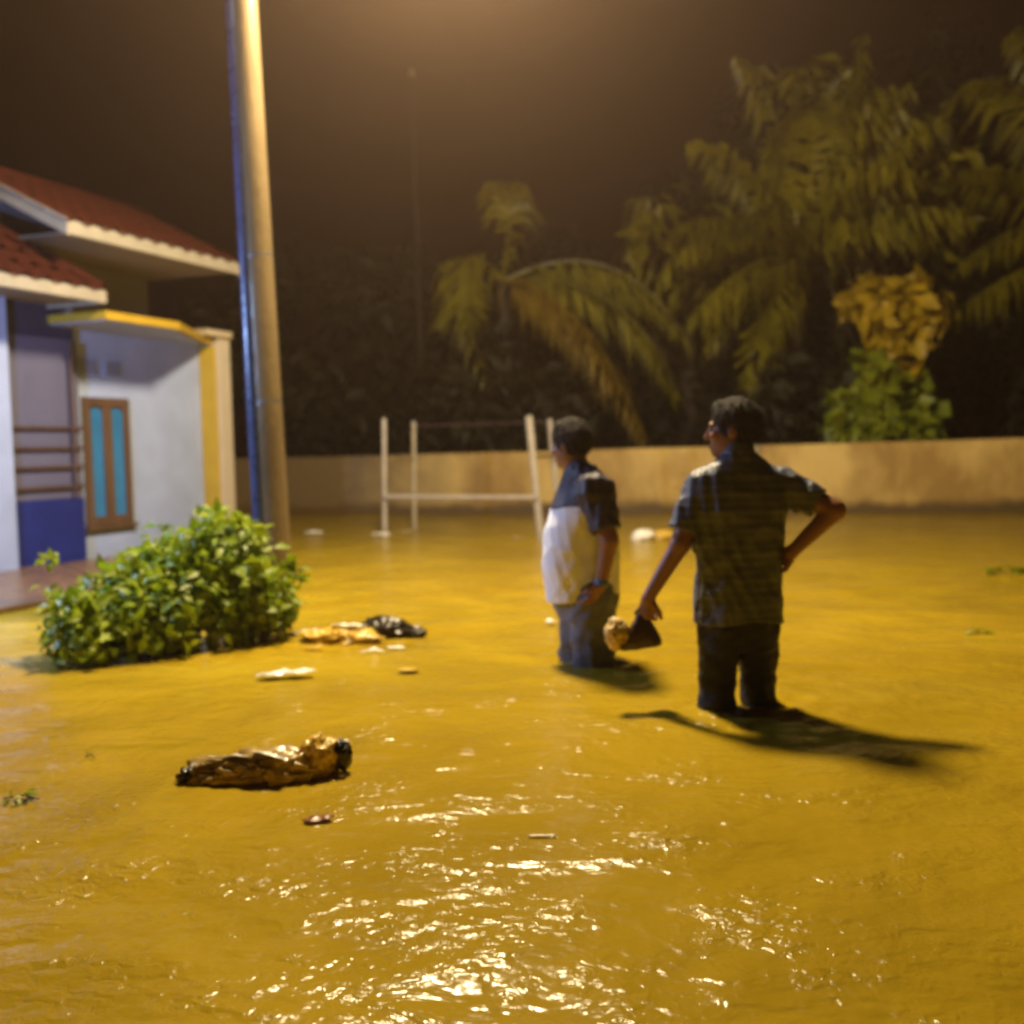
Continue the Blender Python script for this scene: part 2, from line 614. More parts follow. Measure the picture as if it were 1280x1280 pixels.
# window bay wall
BW = 0.1
hbox('bay_wall', (0.945, BW, GROUND), (2.99, BW + 0.15, 2.42), 'house_white')
# yellow portal round the bay
bm = bmesh.new()      # wedge-shaped concrete canopy, its free edge painted yellow
plan = [(0.60, BW - 0.004), (0.60, -0.72), (1.66, -0.72), (2.86, -0.10), (2.985, -0.10), (2.985, BW - 0.004)]
ca = [bm.verts.new((x, y, 2.422)) for x, y in plan]
cb = [bm.verts.new((x, y, 2.500)) for x, y in plan]
bm.faces.new(ca); bm.faces.new(cb[::-1])
for i in range(len(plan)):
    bm.faces.new((ca[i], ca[(i + 1) % len(plan)], cb[(i + 1) % len(plan)], cb[i]))
bmesh.ops.recalc_face_normals(bm, faces=bm.faces[:])
link('portal_canopy', bm_mesh('portal_canopy', bm), M['yellow'], house)
bm = bmesh.new()
pu = [(0.63, BW - 0.006), (0.63, -0.68), (1.64, -0.68), (2.83, -0.06), (2.98, -0.06), (2.98, BW - 0.006)]
ca = [bm.verts.new((x, y, 2.410)) for x, y in pu]
cb = [bm.verts.new((x, y, 2.419)) for x, y in pu]
bm.faces.new(ca); bm.faces.new(cb[::-1])
for i in range(len(pu)):
    bm.faces.new((ca[i], ca[(i + 1) % len(pu)], cb[(i + 1) % len(pu)], cb[i]))
bmesh.ops.recalc_face_normals(bm, faces=bm.faces[:])
link('canopy_ceiling', bm_mesh('canopy_ceiling', bm), M['house_white'], house)
hbox('portal_reveal', (2.995, -0.12, GROUND), (3.03, BW + 0.18, 2.40), 'yellow')
hbox('portal_post', (3.033, -0.15, GROUND), (3.26, BW + 0.20, 2.56), 'cream')
hbox('portal_cap', (2.78, -0.19, 2.503), (3.265, BW + 0.2, 2.575), 'cream')

# tall twin window
win = thing('window', None, None); win.parent = house
X0, X1, Z0, Z1 = 1.06, 1.72, 0.36, 1.72
fy0, fy1 = BW - 0.045, BW + 0.02
for lo, hi in (((X0, fy0, Z0), (X0 + 0.09, fy1, Z1)), ((X1 - 0.09, fy0, Z0), (X1, fy1, Z1)), ((X0 + 0.270, fy0, Z0 + 0.102), (X0 + 0.390, fy1, Z1 - 0.102)),
               ((X0 + 0.092, fy0, Z0), (X1 - 0.092, fy1, Z0 + 0.1)), ((X0 + 0.092, fy0, Z1 - 0.1), (X1 - 0.092, fy1, Z1))):
    hbox('frame', lo, hi, 'wood', win)
hbox('sill', (X0 - 0.04, BW - 0.075, Z0 - 0.035), (X1 + 0.04, BW - 0.002, Z0 - 0.002), 'wood', win)
for (xa, xb) in ((X0 + 0.092, X0 + 0.268), (X0 + 0.392, X1 - 0.092)):
    bm = bmesh.new()
    pts = [(xa, Z0 + 0.1), (xb, Z0 + 0.1), (xb, Z1 - 0.18)]
    c = (xa + xb) / 2; r = (xb - xa) / 2
    pts += [(c + r * math.cos(t), Z1 - 0.18 + r * math.sin(t) * 0.9) for t in np.linspace(0.25, math.pi - 0.25, 7)]
    pts += [(xa, Z1 - 0.18)]
    f = [bm.verts.new((x, BW - 0.02, z)) for x, z in pts]
    k = [bm.verts.new((x, BW - 0.004, z)) for x, z in pts]
    bm.faces.new(f); bm.faces.new(k[::-1])
    for i in range(len(f)):
        bm.faces.new((f[i], k[i], k[(i + 1) % len(f)], f[(i + 1) % len(f)]))
    bmesh.ops.recalc_face_normals(bm, faces=bm.faces[:])
    link('pane', bm_mesh('pane', bm), M['pane'], win)
    # timber backing above the arch
    hbox('frame', (xa + 0.002, BW - 0.012, Z1 - 0.3), (xb - 0.002, BW - 0.002, Z1 - 0.1), 'wood', win)
# breeze blocks over the window
for x in (1.04, 1.40):
    vb = thing('vent_block', None, None); vb.parent = house
    hbox('surround', (x, BW - 0.012, 1.95), (x + 0.27, BW - 0.002, 2.13), 'house_white', vb, 0.003)
    for k in range(3):
        hbox('slot', (x + 0.03, BW - 0.022, 1.975 + k * 0.05), (x + 0.24, BW - 0.0135, 2.005 + k * 0.05), 'vent', vb, 0.002)

# blue painted front panel with timber rails
hbox('panel_wall', (0.0, 0.0, 0.68), (0.94, 0.14, 2.28), 'lilac')
hbox('blue_dado', (0.0, -0.012, GROUND), (0.94, 0.14, 0.678), 'royal_blue')
hbox('navy_band', (0.0, 0.02, 2.283), (0.93, 0.14, 2.72), 'navy')
for z in (0.80, 1.0, 1.19, 1.39):
    hbox('rail', (0.03, -0.045, z - 0.017), (0.92, -0.008, z + 0.017), 'dark_wood')
hbox('rail_post', (0.77, -0.072, 0.70), (0.80, -0.048, 2.27), 'dark_wood')
hbox('corner_column', (-0.32, -0.1, GROUND), (-0.004, 0.2, 2.7), 'house_white')
hbox('side_wall', (-3.2, 0.02, GROUND), (-0.33, 0.16, 2.7), 'lilac')
hbox('terrace', (-4.2, -2.0, GROUND), (0.35, -0.02, 0.05), 'terrace', bevel=0.015)
hbox('terrace', (0.36, -0.55, GROUND), (3.3, -0.02, 0.035), 'terrace', bevel=0.015)

# roofs: a board sheet, fascias and single tiles
tile_bm = bmesh.new()
TW, TL = 0.23, 0.36
rowsT = []
for (yy, zz) in ((0, 0.0), (TL, 0.0)):
    rowsT.append([tile_bm.verts.new((TW * (k / 8 - 0.5) * 1.06, yy, zz + 0.028 * math.cos((k / 8 - 0.5) * 2 * math.pi) + (0.022 if yy == 0 else 0))) for k in range(9)])
low = [tile_bm.verts.new((v.co.x, 0, v.co.z - 0.014)) for v in rowsT[0]]
for k in range(8):
    tile_bm.faces.new((rowsT[0][k], rowsT[0][k + 1], rowsT[1][k + 1], rowsT[1][k])).smooth = True
    tile_bm.faces.new((low[k], low[k + 1], rowsT[0][k + 1], rowsT[0][k]))
tile_me = bm_mesh('tile', tile_bm)
tile_me.materials.append(M['tile'])


def add_tile(parent, x, v, z, slope, axis=0.0):
    o = bpy.data.objects.new('tile', tile_me)
    o.parent = parent
    o.rotation_euler = Euler((slope + random.uniform(-0.012, 0.012), 0, axis + random.uniform(-0.012, 0.012)), 'XYZ')
    o.location = (x, -v, z + random.uniform(0, 0.004))
    col.objects.link(o)


upper = thing('upper_roof', None, None); upper.parent = house
ux0, ux1 = 0.18, 2.69
sl = math.atan(rise)
bm = bmesh.new()
sec = [(-0.70, eave_z), (-RV, roofz(RV)), (2.2, roofz(-2.2))]
for (x0, x1) in ((ux0, ux1),):
    t = [[bm.verts.new((x, y, z + 0.07)) for y, z in sec] for x in (x0, x1)]
    d = [[bm.verts.new((x, y, z)) for y, z in sec] for x in (x0, x1)]
    for i in range(2):
        bm.faces.new((t[0][i], t[1][i], t[1][i + 1], t[0][i + 1]))
        bm.faces.new((d[0][i], d[0][i + 1], d[1][i + 1], d[1][i]))
        for q in (0, 1):
            bm.faces.new((d[q][i], t[q][i], t[q][i + 1], d[q][i + 1]))
    bm.faces.new((d[0][0], d[1][0], t[1][0], t[0][0]))
    bm.faces.new((d[0][2], t[0][2], t[1][2], d[1][2]))
bmesh.ops.recalc_face_normals(bm, faces=bm.faces[:])
link('roof_board', bm_mesh('roof_board', bm), M['soffit'], upper)
hbox('soffit', (ux0 + 0.02, -0.69, eave_z - 0.03), (ux1 - 0.02, 0.495, eave_z - 0.008), 'soffit', upper, 0.002)
hbox('eave_fascia', (ux0 - 0.01, -0.735, eave_z - 0.05), (ux1 + 0.01, -0.705, eave_z + 0.085), 'fascia', upper)
for xx in (ux0 - 0.035, ux1 + 0.005):
    bm = bmesh.new()
    pp = [(-0.735, eave_z - 0.06), (-RV, roofz(RV) - 0.045), (-RV, roofz(RV) + 0.095), (-0.735, eave_z + 0.085)]
    f = [bm.verts.new((xx, y, z)) for y, z in pp]
    k = [bm.verts.new((xx + 0.03, y, z)) for y, z in pp]
    bm.faces.new(f); bm.faces.new(k[::-1])
    for i in range(4):
        bm.faces.new((f[i], k[i], k[(i + 1) % 4], f[(i + 1) % 4]))
    bmesh.ops.recalc_face_normals(bm, faces=bm.faces[:])
    link('rake_fascia', bm_mesh('rake_fascia', bm), M['fascia'], upper)
bm = tube(bmesh.new(), [(ux0 - 0.03, -RV, roofz(RV) + 0.11), (ux1 + 0.03, -RV, roofz(RV) + 0.11)], 0.06, 8)
link('ridge_cap', bm_mesh('ridge_cap', bm), M['tile'], upper)
ncol = int((ux1 - ux0) / TW) + 1
step = 0.30 * math.cos(sl)
for r in range(6):
    for c in range(ncol):
        v = eave_v + 0.05 - r * step
        add_tile(upper, ux0 + 0.08 + c * (ux1 - ux0 - 0.16) / (ncol - 1), v, roofz(v) + 0.095, sl)

lower = thing('porch_roof', None, None); lower.parent = house
lx1, lv, lz = 0.59, 0.70, 2.63
slope2 = 0.6 / 0.9
bm = bmesh.new()
# hipped porch roof: eave along the street, hip running back at its far end
run = 1.35
P0 = [(-4.0, -lv, lz), (lx1, -lv, lz), (lx1 - 0.55 * run, -lv + run, lz + slope2 * run), (-4.0, -lv + run, lz + slope2 * run)]
P1 = [(lx1, -lv, lz), (lx1, -lv + 0.3, lz), (lx1 - 0.55 * run, -lv + run, lz + slope2 * run)]
top = [bm.verts.new(Vector(p) + Vector((0, 0, 0.05))) for p in P0]
bot = [bm.verts.new(p) for p in P0]
bm.faces.new(top); bm.faces.new(bot[::-1])
for i in range(4):
    bm.faces.new((bot[i], bot[(i + 1) % 4], top[(i + 1) % 4], top[i]))
e1 = bm.verts.new((lx1, -lv + 1.2, lz + 0.02)); e2 = bm.verts.new((lx1 - 0.55 * run, -lv + 1.3, lz + slope2 * run))
bm.faces.new((top[1], e1, e2, top[2]))
bmesh.ops.recalc_face_normals(bm, faces=bm.faces[:])
link('roof_board', bm_mesh('roof_board', bm), M['soffit'], lower)
hbox('eave_fascia', (-4.0, -lv - 0.032, lz - 0.06), (lx1 + 0.02, -lv - 0.003, lz + 0.06), 'fascia', lower)
hbox('end_fascia', (lx1 + 0.003, -lv, lz - 0.06), (lx1 + 0.03, 0.3, lz + 0.05), 'fascia', lower)
hbox('soffit', (-4.0, -lv, lz - 0.03), (lx1, -0.02, lz - 0.006), 'soffit', lower, 0.002)
sl2 = math.atan(slope2)
step2 = 0.30 * math.cos(sl2)
for r in range(5):
    v = lv + 0.04 - r * step2
    z = lz + (lv - v) * slope2 + 0.075
    xmax = lx1 - 0.55 * (lv - v) - 0.06
    for c in range(12):
        x = xmax - c * TW
        if x < -2.4: break
        add_tile(lower, x, v, z, sl2)
bm = tube(bmesh.new(), [(lx1, -lv, lz + 0.09), (lx1 - 0.55 * run, -lv + run, lz + slope2 * run + 0.10)], 0.055, 8)
link('hip_cap', bm_mesh('hip_cap', bm), M['tile'], lower)

# fluorescent batten on a post at the near corner of the terrace
batten = thing('wall_lamp', None, None)
batten.parent = house
inv = Matrix.Rotation(-math.atan2(0.928, 0.371), 4, 'Z') @ Matrix.Translation(-HO)
pl = inv @ PORCH
hbox('lamp_post', (pl.x - 0.04, pl.y + 0.10, 0.052), (pl.x + 0.04, pl.y + 0.18, pl.z + 0.16), 'house_white', batten)
hbox('lamp_bracket', (pl.x - 0.025, pl.y - 0.05, pl.z + 0.060), (pl.x + 0.025, pl.y + 0.098, pl.z + 0.095), 'lamp_metal', batten)
hbox('lamp_batten', (pl.x - 0.32, pl.y - 0.05, pl.z + 0.02), (pl.x + 0.32, pl.y + 0.05, pl.z + 0.058), 'lamp_metal', batten)
bm = tube(bmesh.new(), [(pl.x - 0.3, pl.y, pl.z - 0.01), (pl.x + 0.3, pl.y, pl.z - 0.01)], 0.014, 10)
link('lamp_tube', bm_mesh('lamp_tube', bm), M['tube_glow'], batten)
ld = bpy.data.lights.new('porch_light', 'SPOT')
ld.energy = PORCH_POWER
ld.color = PORCH_COL
ld.shadow_soft_size = 0.10
ld.spot_size = R(150)
ld.spot_blend = 0.5
lo = bpy.data.objects.new('porch_light', ld)
lo.location = PORCH - Vector((0, 0, 0.13))
lo.rotation_euler = Vector((0.72, 0.68, -0.20)).to_track_quat('-Z', 'Y').to_euler()
col.objects.link(lo)

# ------------------------------------------------------------------ street lamp: concrete pole, long arm and head above the picture
pb = at(349, 761)
pole = thing('street_lamp', 'tall round concrete street lamp pole beside the house, an added blue pipe tinting its left side', 'street lamp', (pb.x, pb.y, GROUND))
lean = Vector((-0.022, 0, 1))
bm = tube(bmesh.new(), [lean * h for h in (0, 0.5, 1.5, 3, 4.2, 5.3, 6.2)], [0.116, 0.115, 0.112, 0.106, 0.101, 0.096, 0.090], 28)
link('pole', bm_mesh('pole', bm), M['concrete'], pole)
for h, wd in ((1.9, 0.02), (2.9, 0.018)):
    bm = bmesh.new()
    c = lean * h
    tube(bm, [c + Vector((0, 0, -wd)), c + Vector((0, 0, wd))], 0.118 - h * 0.004, 28, cap=False)
    link('strap', bm_mesh('strap', bm), M['metal'], pole)
bm = bmesh.new()      # added blue pipe standing in for cool light on the pole's left side
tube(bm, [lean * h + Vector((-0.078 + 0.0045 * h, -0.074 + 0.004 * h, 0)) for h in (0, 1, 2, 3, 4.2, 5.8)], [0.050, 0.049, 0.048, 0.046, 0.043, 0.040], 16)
link('blue_tint_pipe', bm_mesh('blue_tint_pipe', bm), M['blue_tint_pipe'], pole)
top = lean * 5.95
rel = LAMP - Vector((pb.x, pb.y, GROUND))
mid = top.lerp(rel, 0.5) + Vector((0, 0, 0.25))
bm = tube(bmesh.new(), [top, top.lerp(mid, 0.5) + Vector((0, 0, 0.1)), mid, mid.lerp(rel, 0.6) + Vector((0, 0, 0.22)), rel + Vector((0, 0, 0.27))], [0.045, 0.042, 0.038, 0.034, 0.03], 10)
link('arm', bm_mesh('arm', bm), M['lamp_metal'], pole)
bm = bmesh.new()
rings = []
for (z, r) in ((0.30, 0.05), (0.24, 0.12), (0.16, 0.19), (0.10, 0.21), (0.105, 0.195), (0.19, 0.15)):
    rings.append([bm.verts.new(rel + Vector((r * math.cos(k * math.pi / 10), r * math.sin(k * math.pi / 10), z))) for k in range(20)])
for i in range(5):
    for k in range(20):
        bm.faces.new((rings[i][k], rings[i][(k + 1) % 20], rings[i + 1][(k + 1) % 20], rings[i + 1][k])).smooth = True
bm.faces.new(rings[0]); bm.faces.new(rings[-1])
bmesh.ops.recalc_face_normals(bm, faces=bm.faces[:])
link('lamp_shade', bm_mesh('lamp_shade', bm), M['lamp_metal'], pole)
bm = tube(bmesh.new(), [rel + Vector((0, 0, 0.185)), rel + Vector((0, 0, 0.15)), rel + Vector((0, 0, 0.125))], [0.03, 0.05, 0.03], 14)
link('bulb', bm_mesh('bulb', bm), M['lamp_glow'], pole)
ld = bpy.data.lights.new('lamp_light', 'POINT')
ld.energy = LAMP_POWER
ld.color = LAMP_COL
ld.shadow_soft_size = 0.36
lo = bpy.data.objects.new('lamp_light', ld)
lo.location = LAMP + Vector((0, 0, 0.03))
col.objects.link(lo)


# ------------------------------------------------------------------ foliage
def leaf_cloud(name, blobs, n, size, mat_, parent, seed, up=0.35, long=1.7, shell=0.55, fold=0.25, zmin=None, droop=0.0):
    g_ = np.random.default_rng(seed)
    wts = np.array([b[1][0] * b[1][1] * b[1][2] for b in blobs]) ** 0.7
    wts /= wts.sum()
    pick = g_.choice(len(blobs), n, p=wts)
    C = np.array([b[0] for b in blobs])[pick]
    S = np.array([b[1] for b in blobs])[pick]
    d = g_.normal(size=(n, 3)); d /= np.linalg.norm(d, axis=1, keepdims=True)
    rad = (shell + (1 - shell) * g_.random((n, 1))) * (1 + 0.10 * g_.normal(size=(n, 1)))
    P = C + d * rad * S
    nrm = d * 0.7 + g_.normal(size=(n, 3)) * 0.55 + np.array([0, 0, up])
    nrm /= np.linalg.norm(nrm, axis=1, keepdims=True)
    t = g_.normal(size=(n, 3)) + d * 0.8 + np.array([0, 0, -droop])
    t -= nrm * (t * nrm).sum(1, keepdims=True)
    t /= np.linalg.norm(t, axis=1, keepdims=True)
    s = np.cross(nrm, t)
    L = size * (0.45 + 1.1 * g_.random((n, 1)) ** 1.3); W = L / long
    pts = [P, P + t * L * 0.45 + s * W * 0.5 + nrm * W * fold, P + t * L * 0.5, P + t * L * 0.45 - s * W * 0.5 + nrm * W * fold, P + t * L - nrm * L * 0.12]
    V = np.stack(pts, 1)
    if zmin is not None:
        V[:, :, 2] = np.maximum(V[:, :, 2], zmin)
    V = V.reshape(-1, 3)
    base = np.arange(n)[:, None] * 5
    Q = np.concatenate([base + np.array([[0, 2, 1, 1]]), base + np.array([[0, 3, 2, 2]]), base + np.array([[1, 2, 4, 4]]), base + np.array([[2, 3, 4, 4]])])[:, :3]
    o = link(name, npmesh(name, V, Q), mat_, parent)
    return o


# the ornamental shrub in the left foreground
sb = at(225, 818)
shrub = thing('shrub', 'dense round green shrub standing in the water in front of the house', 'shrub', (sb.x, sb.y, 0))
spots = [  # px, py(centre), depth offset, radii
    (115, 800, 5.5, 0.24, 0.26, 0.17), (100, 770, 5.55, 0.19, 0.24, 0.16), (165, 775, 5.65, 0.26, 0.30, 0.22), (215, 775, 5.7, 0.28, 0.30, 0.22),
    (175, 735, 5.85, 0.22, 0.26, 0.18), (240, 735, 5.9, 0.28, 0.30, 0.24), (275, 695, 6.0, 0.22, 0.26, 0.20), (300, 730, 6.0, 0.26, 0.30, 0.26),
    (290, 765, 5.95, 0.26, 0.28, 0.18), (330, 745, 6.05, 0.20, 0.26, 0.22), (340, 765, 6.05, 0.17, 0.22, 0.13), (225, 705, 6.0, 0.22, 0.24, 0.19), (185, 720, 5.9, 0.2, 0.24, 0.16), (265, 668, 6.1, 0.13, 0.16, 0.09), (305, 678, 6.1, 0.14, 0.18, 0.13)]
blobs = []
for (px_, py_, Y_, ra, rb, rc) in spots:
    p = atY(px_, py_, Y_)
    blobs.append(((p.x - sb.x, p.y - sb.y, p.z), (ra, rb, rc)))
fo = leaf_cloud('foliage', blobs, 6600, 0.080, M['leaf_shrub'], shrub, 5, up=0.45, long=1.75, shell=0.35, zmin=0.004)
fo['kind'] = 'stuff'
for i, (c, s) in enumerate(blobs):
    bm = tube(bmesh.new(), [(c[0] * 0.5, c[1] * 0.5, GROUND), (c[0] * 0.8, c[1] * 0.8, -0.05), (c[0], c[1], c[2])], [0.02, 0.014, 0.006], 6)
    link('stem', bm_mesh('stem', bm), M['twig'], shrub)
sg_ = np.random.default_rng(77)
spray = []
for (c, sz) in blobs:
    for k in range(4):
        d = sg_.normal(size=3); d[2] = abs(d[2]) * 0.8 + 0.15; d /= np.linalg.norm(d)
        e = np.array(c) + d * np.array(sz) * 1.22
        if e[2] < 0.06: continue
        bm = tube(bmesh.new(), [c, tuple(e)], [0.006, 0.003], 5)
        link('twig', bm_mesh('twig', bm), M['twig'], shrub)
        spray.append((tuple(e), (0.055, 0.055, 0.05)))
leaf_cloud('spray_leaves', spray, 520, 0.085, M['leaf_shrub'], shrub, 15, up=0.3, long=1.9, shell=0.2)['kind'] = 'stuff'
# thin sprig reaching out on the left
s0, s1 = atY(150, 735, 5.9), atY(62, 700, 5.7)
off = Vector((sb.x, sb.y, 0))
bm = tube(bmesh.new(), [s0 - off, (s0.lerp(s1, 0.5) - off) + Vector((0, 0, 0.01)), s1 - off], [0.006, 0.004, 0.002], 5)
link('stem', bm_mesh('stem', bm), M['twig'], shrub)
leaf_cloud('sprig_leaves', [((s1.x - sb.x, s1.y - sb.y, s1.z), (0.04, 0.03, 0.05))], 26, 0.05, M['leaf_shrub'], shrub, 6)['kind'] = 'stuff'


def frond(parent, pts, leaf_len, n=52, width=0.075, m='leaf_palm', seed=0, base=None, droop=0.75):
    """one feather leaf along a quadratic curve through world points"""
    rg = random.Random(seed)
    p0, p1, p2 = [Vector(p) - base for p in pts]
    verts, faces = [], []
    K = 14
    mid_r = [p0 * (1 - t) ** 2 + p1 * 2 * t * (1 - t) + p2 * t * t for t in [i / K for i in range(K + 1)]]
    bmx = tube(bmesh.new(), mid_r, [0.035 * (1 - 0.85 * i / K) for i in range(K + 1)], 5)
    bv = [v.co.copy() for v in bmx.verts]
    bmx.verts.index_update()
    verts += bv
    faces += [[v.index for v in f.verts] for f in bmx.faces]
    bmx.free()
    up = Vector((0, 0, 1))
    for i in range(n):
        t = 0.10 + 0.90 * i / (n - 1)
        c = p0 * (1 - t) ** 2 + p1 * 2 * t * (1 - t) + p2 * t * t
        T = ((p1 - p0) * (1 - t) + (p2 - p1) * t).normalized()
        S = T.cross(up)
        S = S.normalized() if S.length > 0.05 else Vector((1, 0, 0))
        for sgn in (-1, 1):
            if rg.random() < 0.14: continue
            L = 1.3 * leaf_len * (math.sin(math.pi * min(0.97, 0.16 + 0.80 * t)) ** 0.6) * rg.uniform(0.8, 1.1)
            d1 = (S * sgn * 0.75 + T * (0.55 + rg.uniform(-0.3, 0.3)) - up * droop * rg.uniform(0.2, 0.9) + Vector((rg.uniform(-1, 1), rg.uniform(-1, 1), rg.uniform(-1, 1))) * 0.18).normalized()
            d2 = (S * sgn * 0.35 + T * 0.35 - up * droop * rg.uniform(1.0, 1.7)).normalized()
            wv = T * width * 0.5
            a = c; b_ = c + d1 * L * 0.5; e = b_ + d2 * L * 0.5
            k = len(verts)
            verts += [a - wv * 0.6, a + wv * 0.6, b_ + wv, b_ - wv, e]
            faces += [[k, k + 1, k + 2, k + 3], [k + 3, k + 2, k + 4]]
    me = pymesh('frond', verts, faces)
    return link('frond', me, M[m], parent)


def palm(name, label, foot, crown, fronds, group, mlist=('leaf_palm',), trunk_r=0.14):
    base = Vector((foot.x, foot.y, GROUND))
    root = thing(name, label, 'palm', base, group=group)
    c = Vector(crown) - base
    bm = tube(bmesh.new(), [(0, 0, 0), (c.x * 0.2, c.y * 0.2, c.z * 0.35), (c.x * 0.6, c.y * 0.6, c.z * 0.7), c], [trunk_r * 1.35, trunk_r, trunk_r * 0.9, trunk_r * 0.8], 12)
    link('trunk', bm_mesh('trunk', bm), M['bark'], root)
    for i, (mid_, tip, ll, mm) in enumerate(fronds):
        frond(root, (crown, mid_, tip), ll, seed=i * 7 + len(name), m=mm, base=base)
    return root


# left palm: crown half hidden in the dark above the wall
C1 = atY(628, 352, 18.4)
palm('coconut_palm', 'palm with a few drooping feathery fronds behind the wall above the white frame', atY(640, 560, 18.6), C1, [
    (atY(540, 255, 18.0), atY(606, 470, 17.4), 0.85, 'leaf_palm'),
    (atY(728, 350, 17.9), atY(806, 548, 17.2), 0.9, 'leaf_dry'),
    (atY(650, 215, 18.6), atY(618, 228, 17.8), 0.6, 'leaf_palm'),
    (atY(770, 275, 18.4), atY(862, 430, 17.8), 0.85, 'leaf_palm'),
    (atY(690, 330, 17.5), atY(765, 480, 16.9), 0.9, 'leaf_dry'),
    (atY(730, 300, 18.6), atY(800, 380, 18.2), 0.9, 'leaf_palm'),
    (atY(790, 330, 17.6), atY(850, 500, 17.2), 0.9, 'leaf_palm'),
    (atY(600, 290, 18.4), atY(545, 400, 18.0), 0.9, 'leaf_palm')], 'palms behind the wall', trunk_r=0.12)
C2 = atY(1000, 330, 17.6)
palm('coconut_palm', 'tall palm with wide arching fronds behind the wall above the man in dark shirt', atY(985, 560, 17.8), C2, [
    (atY(900, 205, 17.0), atY(822, 352, 16.6), 0.75, 'leaf_palm'),
    (atY(950, 190, 17.8), atY(868, 175, 17.4), 0.7, 'leaf_palm'),
    (atY(990, 140, 17.6), atY(925, 70, 17.6), 0.75, 'leaf_palm'),
    (atY(1060, 120, 17.4), atY(1075, 52, 17.4), 0.8, 'leaf_palm'),
    (atY(1110, 140, 17.2), atY(1180, 150, 16.8), 0.8, 'leaf_palm'),
    (atY(1100, 230, 17.2), atY(1150, 300, 16.6), 0.75, 'leaf_palm'),
    (atY(1050, 220, 16.9), atY(1062, 300, 16.4), 0.7, 'leaf_palm'),
    (atY(960, 215, 16.8), atY(905, 300, 16.3), 0.9, 'leaf_palm'),
    (atY(1030, 130, 16.8), atY(1010, 130, 16.2), 0.9, 'leaf_palm'),
    (atY(1080, 170, 16.6), atY(1120, 210, 16.0), 0.9, 'leaf_palm'),
    (atY(930, 250, 16.6), atY(850, 280, 16.0), 0.85, 'leaf_palm'),
    (atY(960, 360, 16.8), atY(930, 480, 16.4), 0.8, 'leaf_palm'),
    (atY(960, 290, 16.6), atY(860, 400, 16.2), 0.9, 'leaf_palm'),
    (atY(1110, 230, 16.8), atY(1215, 270, 16.6), 0.8, 'leaf_palm'),
    (atY(1040, 170, 17.0), atY(1130, 110, 16.4), 0.9, 'leaf_palm'),
    (atY(930, 300, 17.0), atY(880, 440, 16.8), 0.75, 'leaf_palm'),
    (atY(1000, 260, 18.8), atY(960, 180, 19.2), 0.7, 'leaf_palm'),
    (atY(1090, 200, 18.4), atY(1220, 210, 18.8), 0.75, 'leaf_palm')], 'palms behind the wall', trunk_r=0.17)
C3 = atY(1370, 300, 17.2)
palm('coconut_palm', 'palm at the right edge reaching fronds into the picture behind the wall', atY(1390, 560, 17.4), C3, [
    (atY(1270, 330, 16.8), atY(1182, 398, 16.4), 0.75, 'leaf_palm'),
    (atY(1290, 190, 17.0), atY(1195, 215, 16.6), 0.8, 'leaf_palm'),
    (atY(1300, 90, 17.2), atY(1215, 100, 17.0), 0.8, 'leaf_palm'),
    (atY(1290, 250, 17.0), atY(1200, 330, 16.8), 0.75, 'leaf_palm'),
    (atY(1330, 50, 17.4), atY(1270, 40, 17.4), 0.8, 'leaf_palm'),
    (atY(1450, 200, 17.4), atY(1540, 300, 17.4), 0.8, 'leaf_palm'),
    (atY(1420, 100, 17.4), atY(1470, 110, 17.4), 0.8, 'leaf_palm')], 'palms behind the wall', trunk_r=0.16)


def banana_leaf(parent, pts, width, seed, base):
    """broad blade split into ragged strips along a curved midrib"""
    rg = random.Random(seed)
    p0, p1, p2 = [Vector(p) - base for p in pts]
    K = 64
    verts, faces = [], []
    strip = {-1: 0, 1: 0}
    cur = {-1: (1.0, 0.0), 1: (1.0, 0.0)}
    for i in range(K):
        t0, t1 = i / K, (i + 1) / K
        for sg in (-1, 1):
            if strip[sg] <= 0:
                strip[sg] = rg.randint(2, 7)
                cur[sg] = (rg.uniform(0.72, 1.08), rg.uniform(-0.30, 0.10))
            strip[sg] -= 1
            k0 = len(verts)
            for t in (t0, t1):
                c = p0 * (1 - t) ** 2 + p1 * 2 * t * (1 - t) + p2 * t * t
                T = ((p1 - p0) * (1 - t) + (p2 - p1) * t).normalized()
                S = T.cross(Vector((0.15, -1, 0.15))).normalized()
                Nn = S.cross(T)
                wd = width * 0.5 * (math.sin(math.pi * min(1, 0.05 + 0.95 * t)) ** 0.6) * cur[sg][0]
                for q in (0, 0.4, 0.75, 1.0):
                    verts.append(c + S * sg * wd * q + T * wd * 0.35 * q + Nn * wd * (0.12 * q + cur[sg][1] * q * q) - Vector((0, 0, 1)) * wd * 0.30 * q * q)
            for q in range(3):
                faces.append((k0 + q, k0 + q + 1, k0 + q + 5, k0 + q + 4))
    me = pymesh('leaf', verts, faces)
    bmx = tube(bmesh.new(), [p0 * (1 - t) ** 2 + p1 * 2 * t * (1 - t) + p2 * t * t for t in [i / 10 for i in range(11)]], [0.03 - 0.0026 * i for i in range(11)], 6)
    bmx.from_mesh(me)
    bpy.data.meshes.remove(me)
    return link('leaf', bm_mesh('leaf', bmx), M['leaf_banana'], parent)


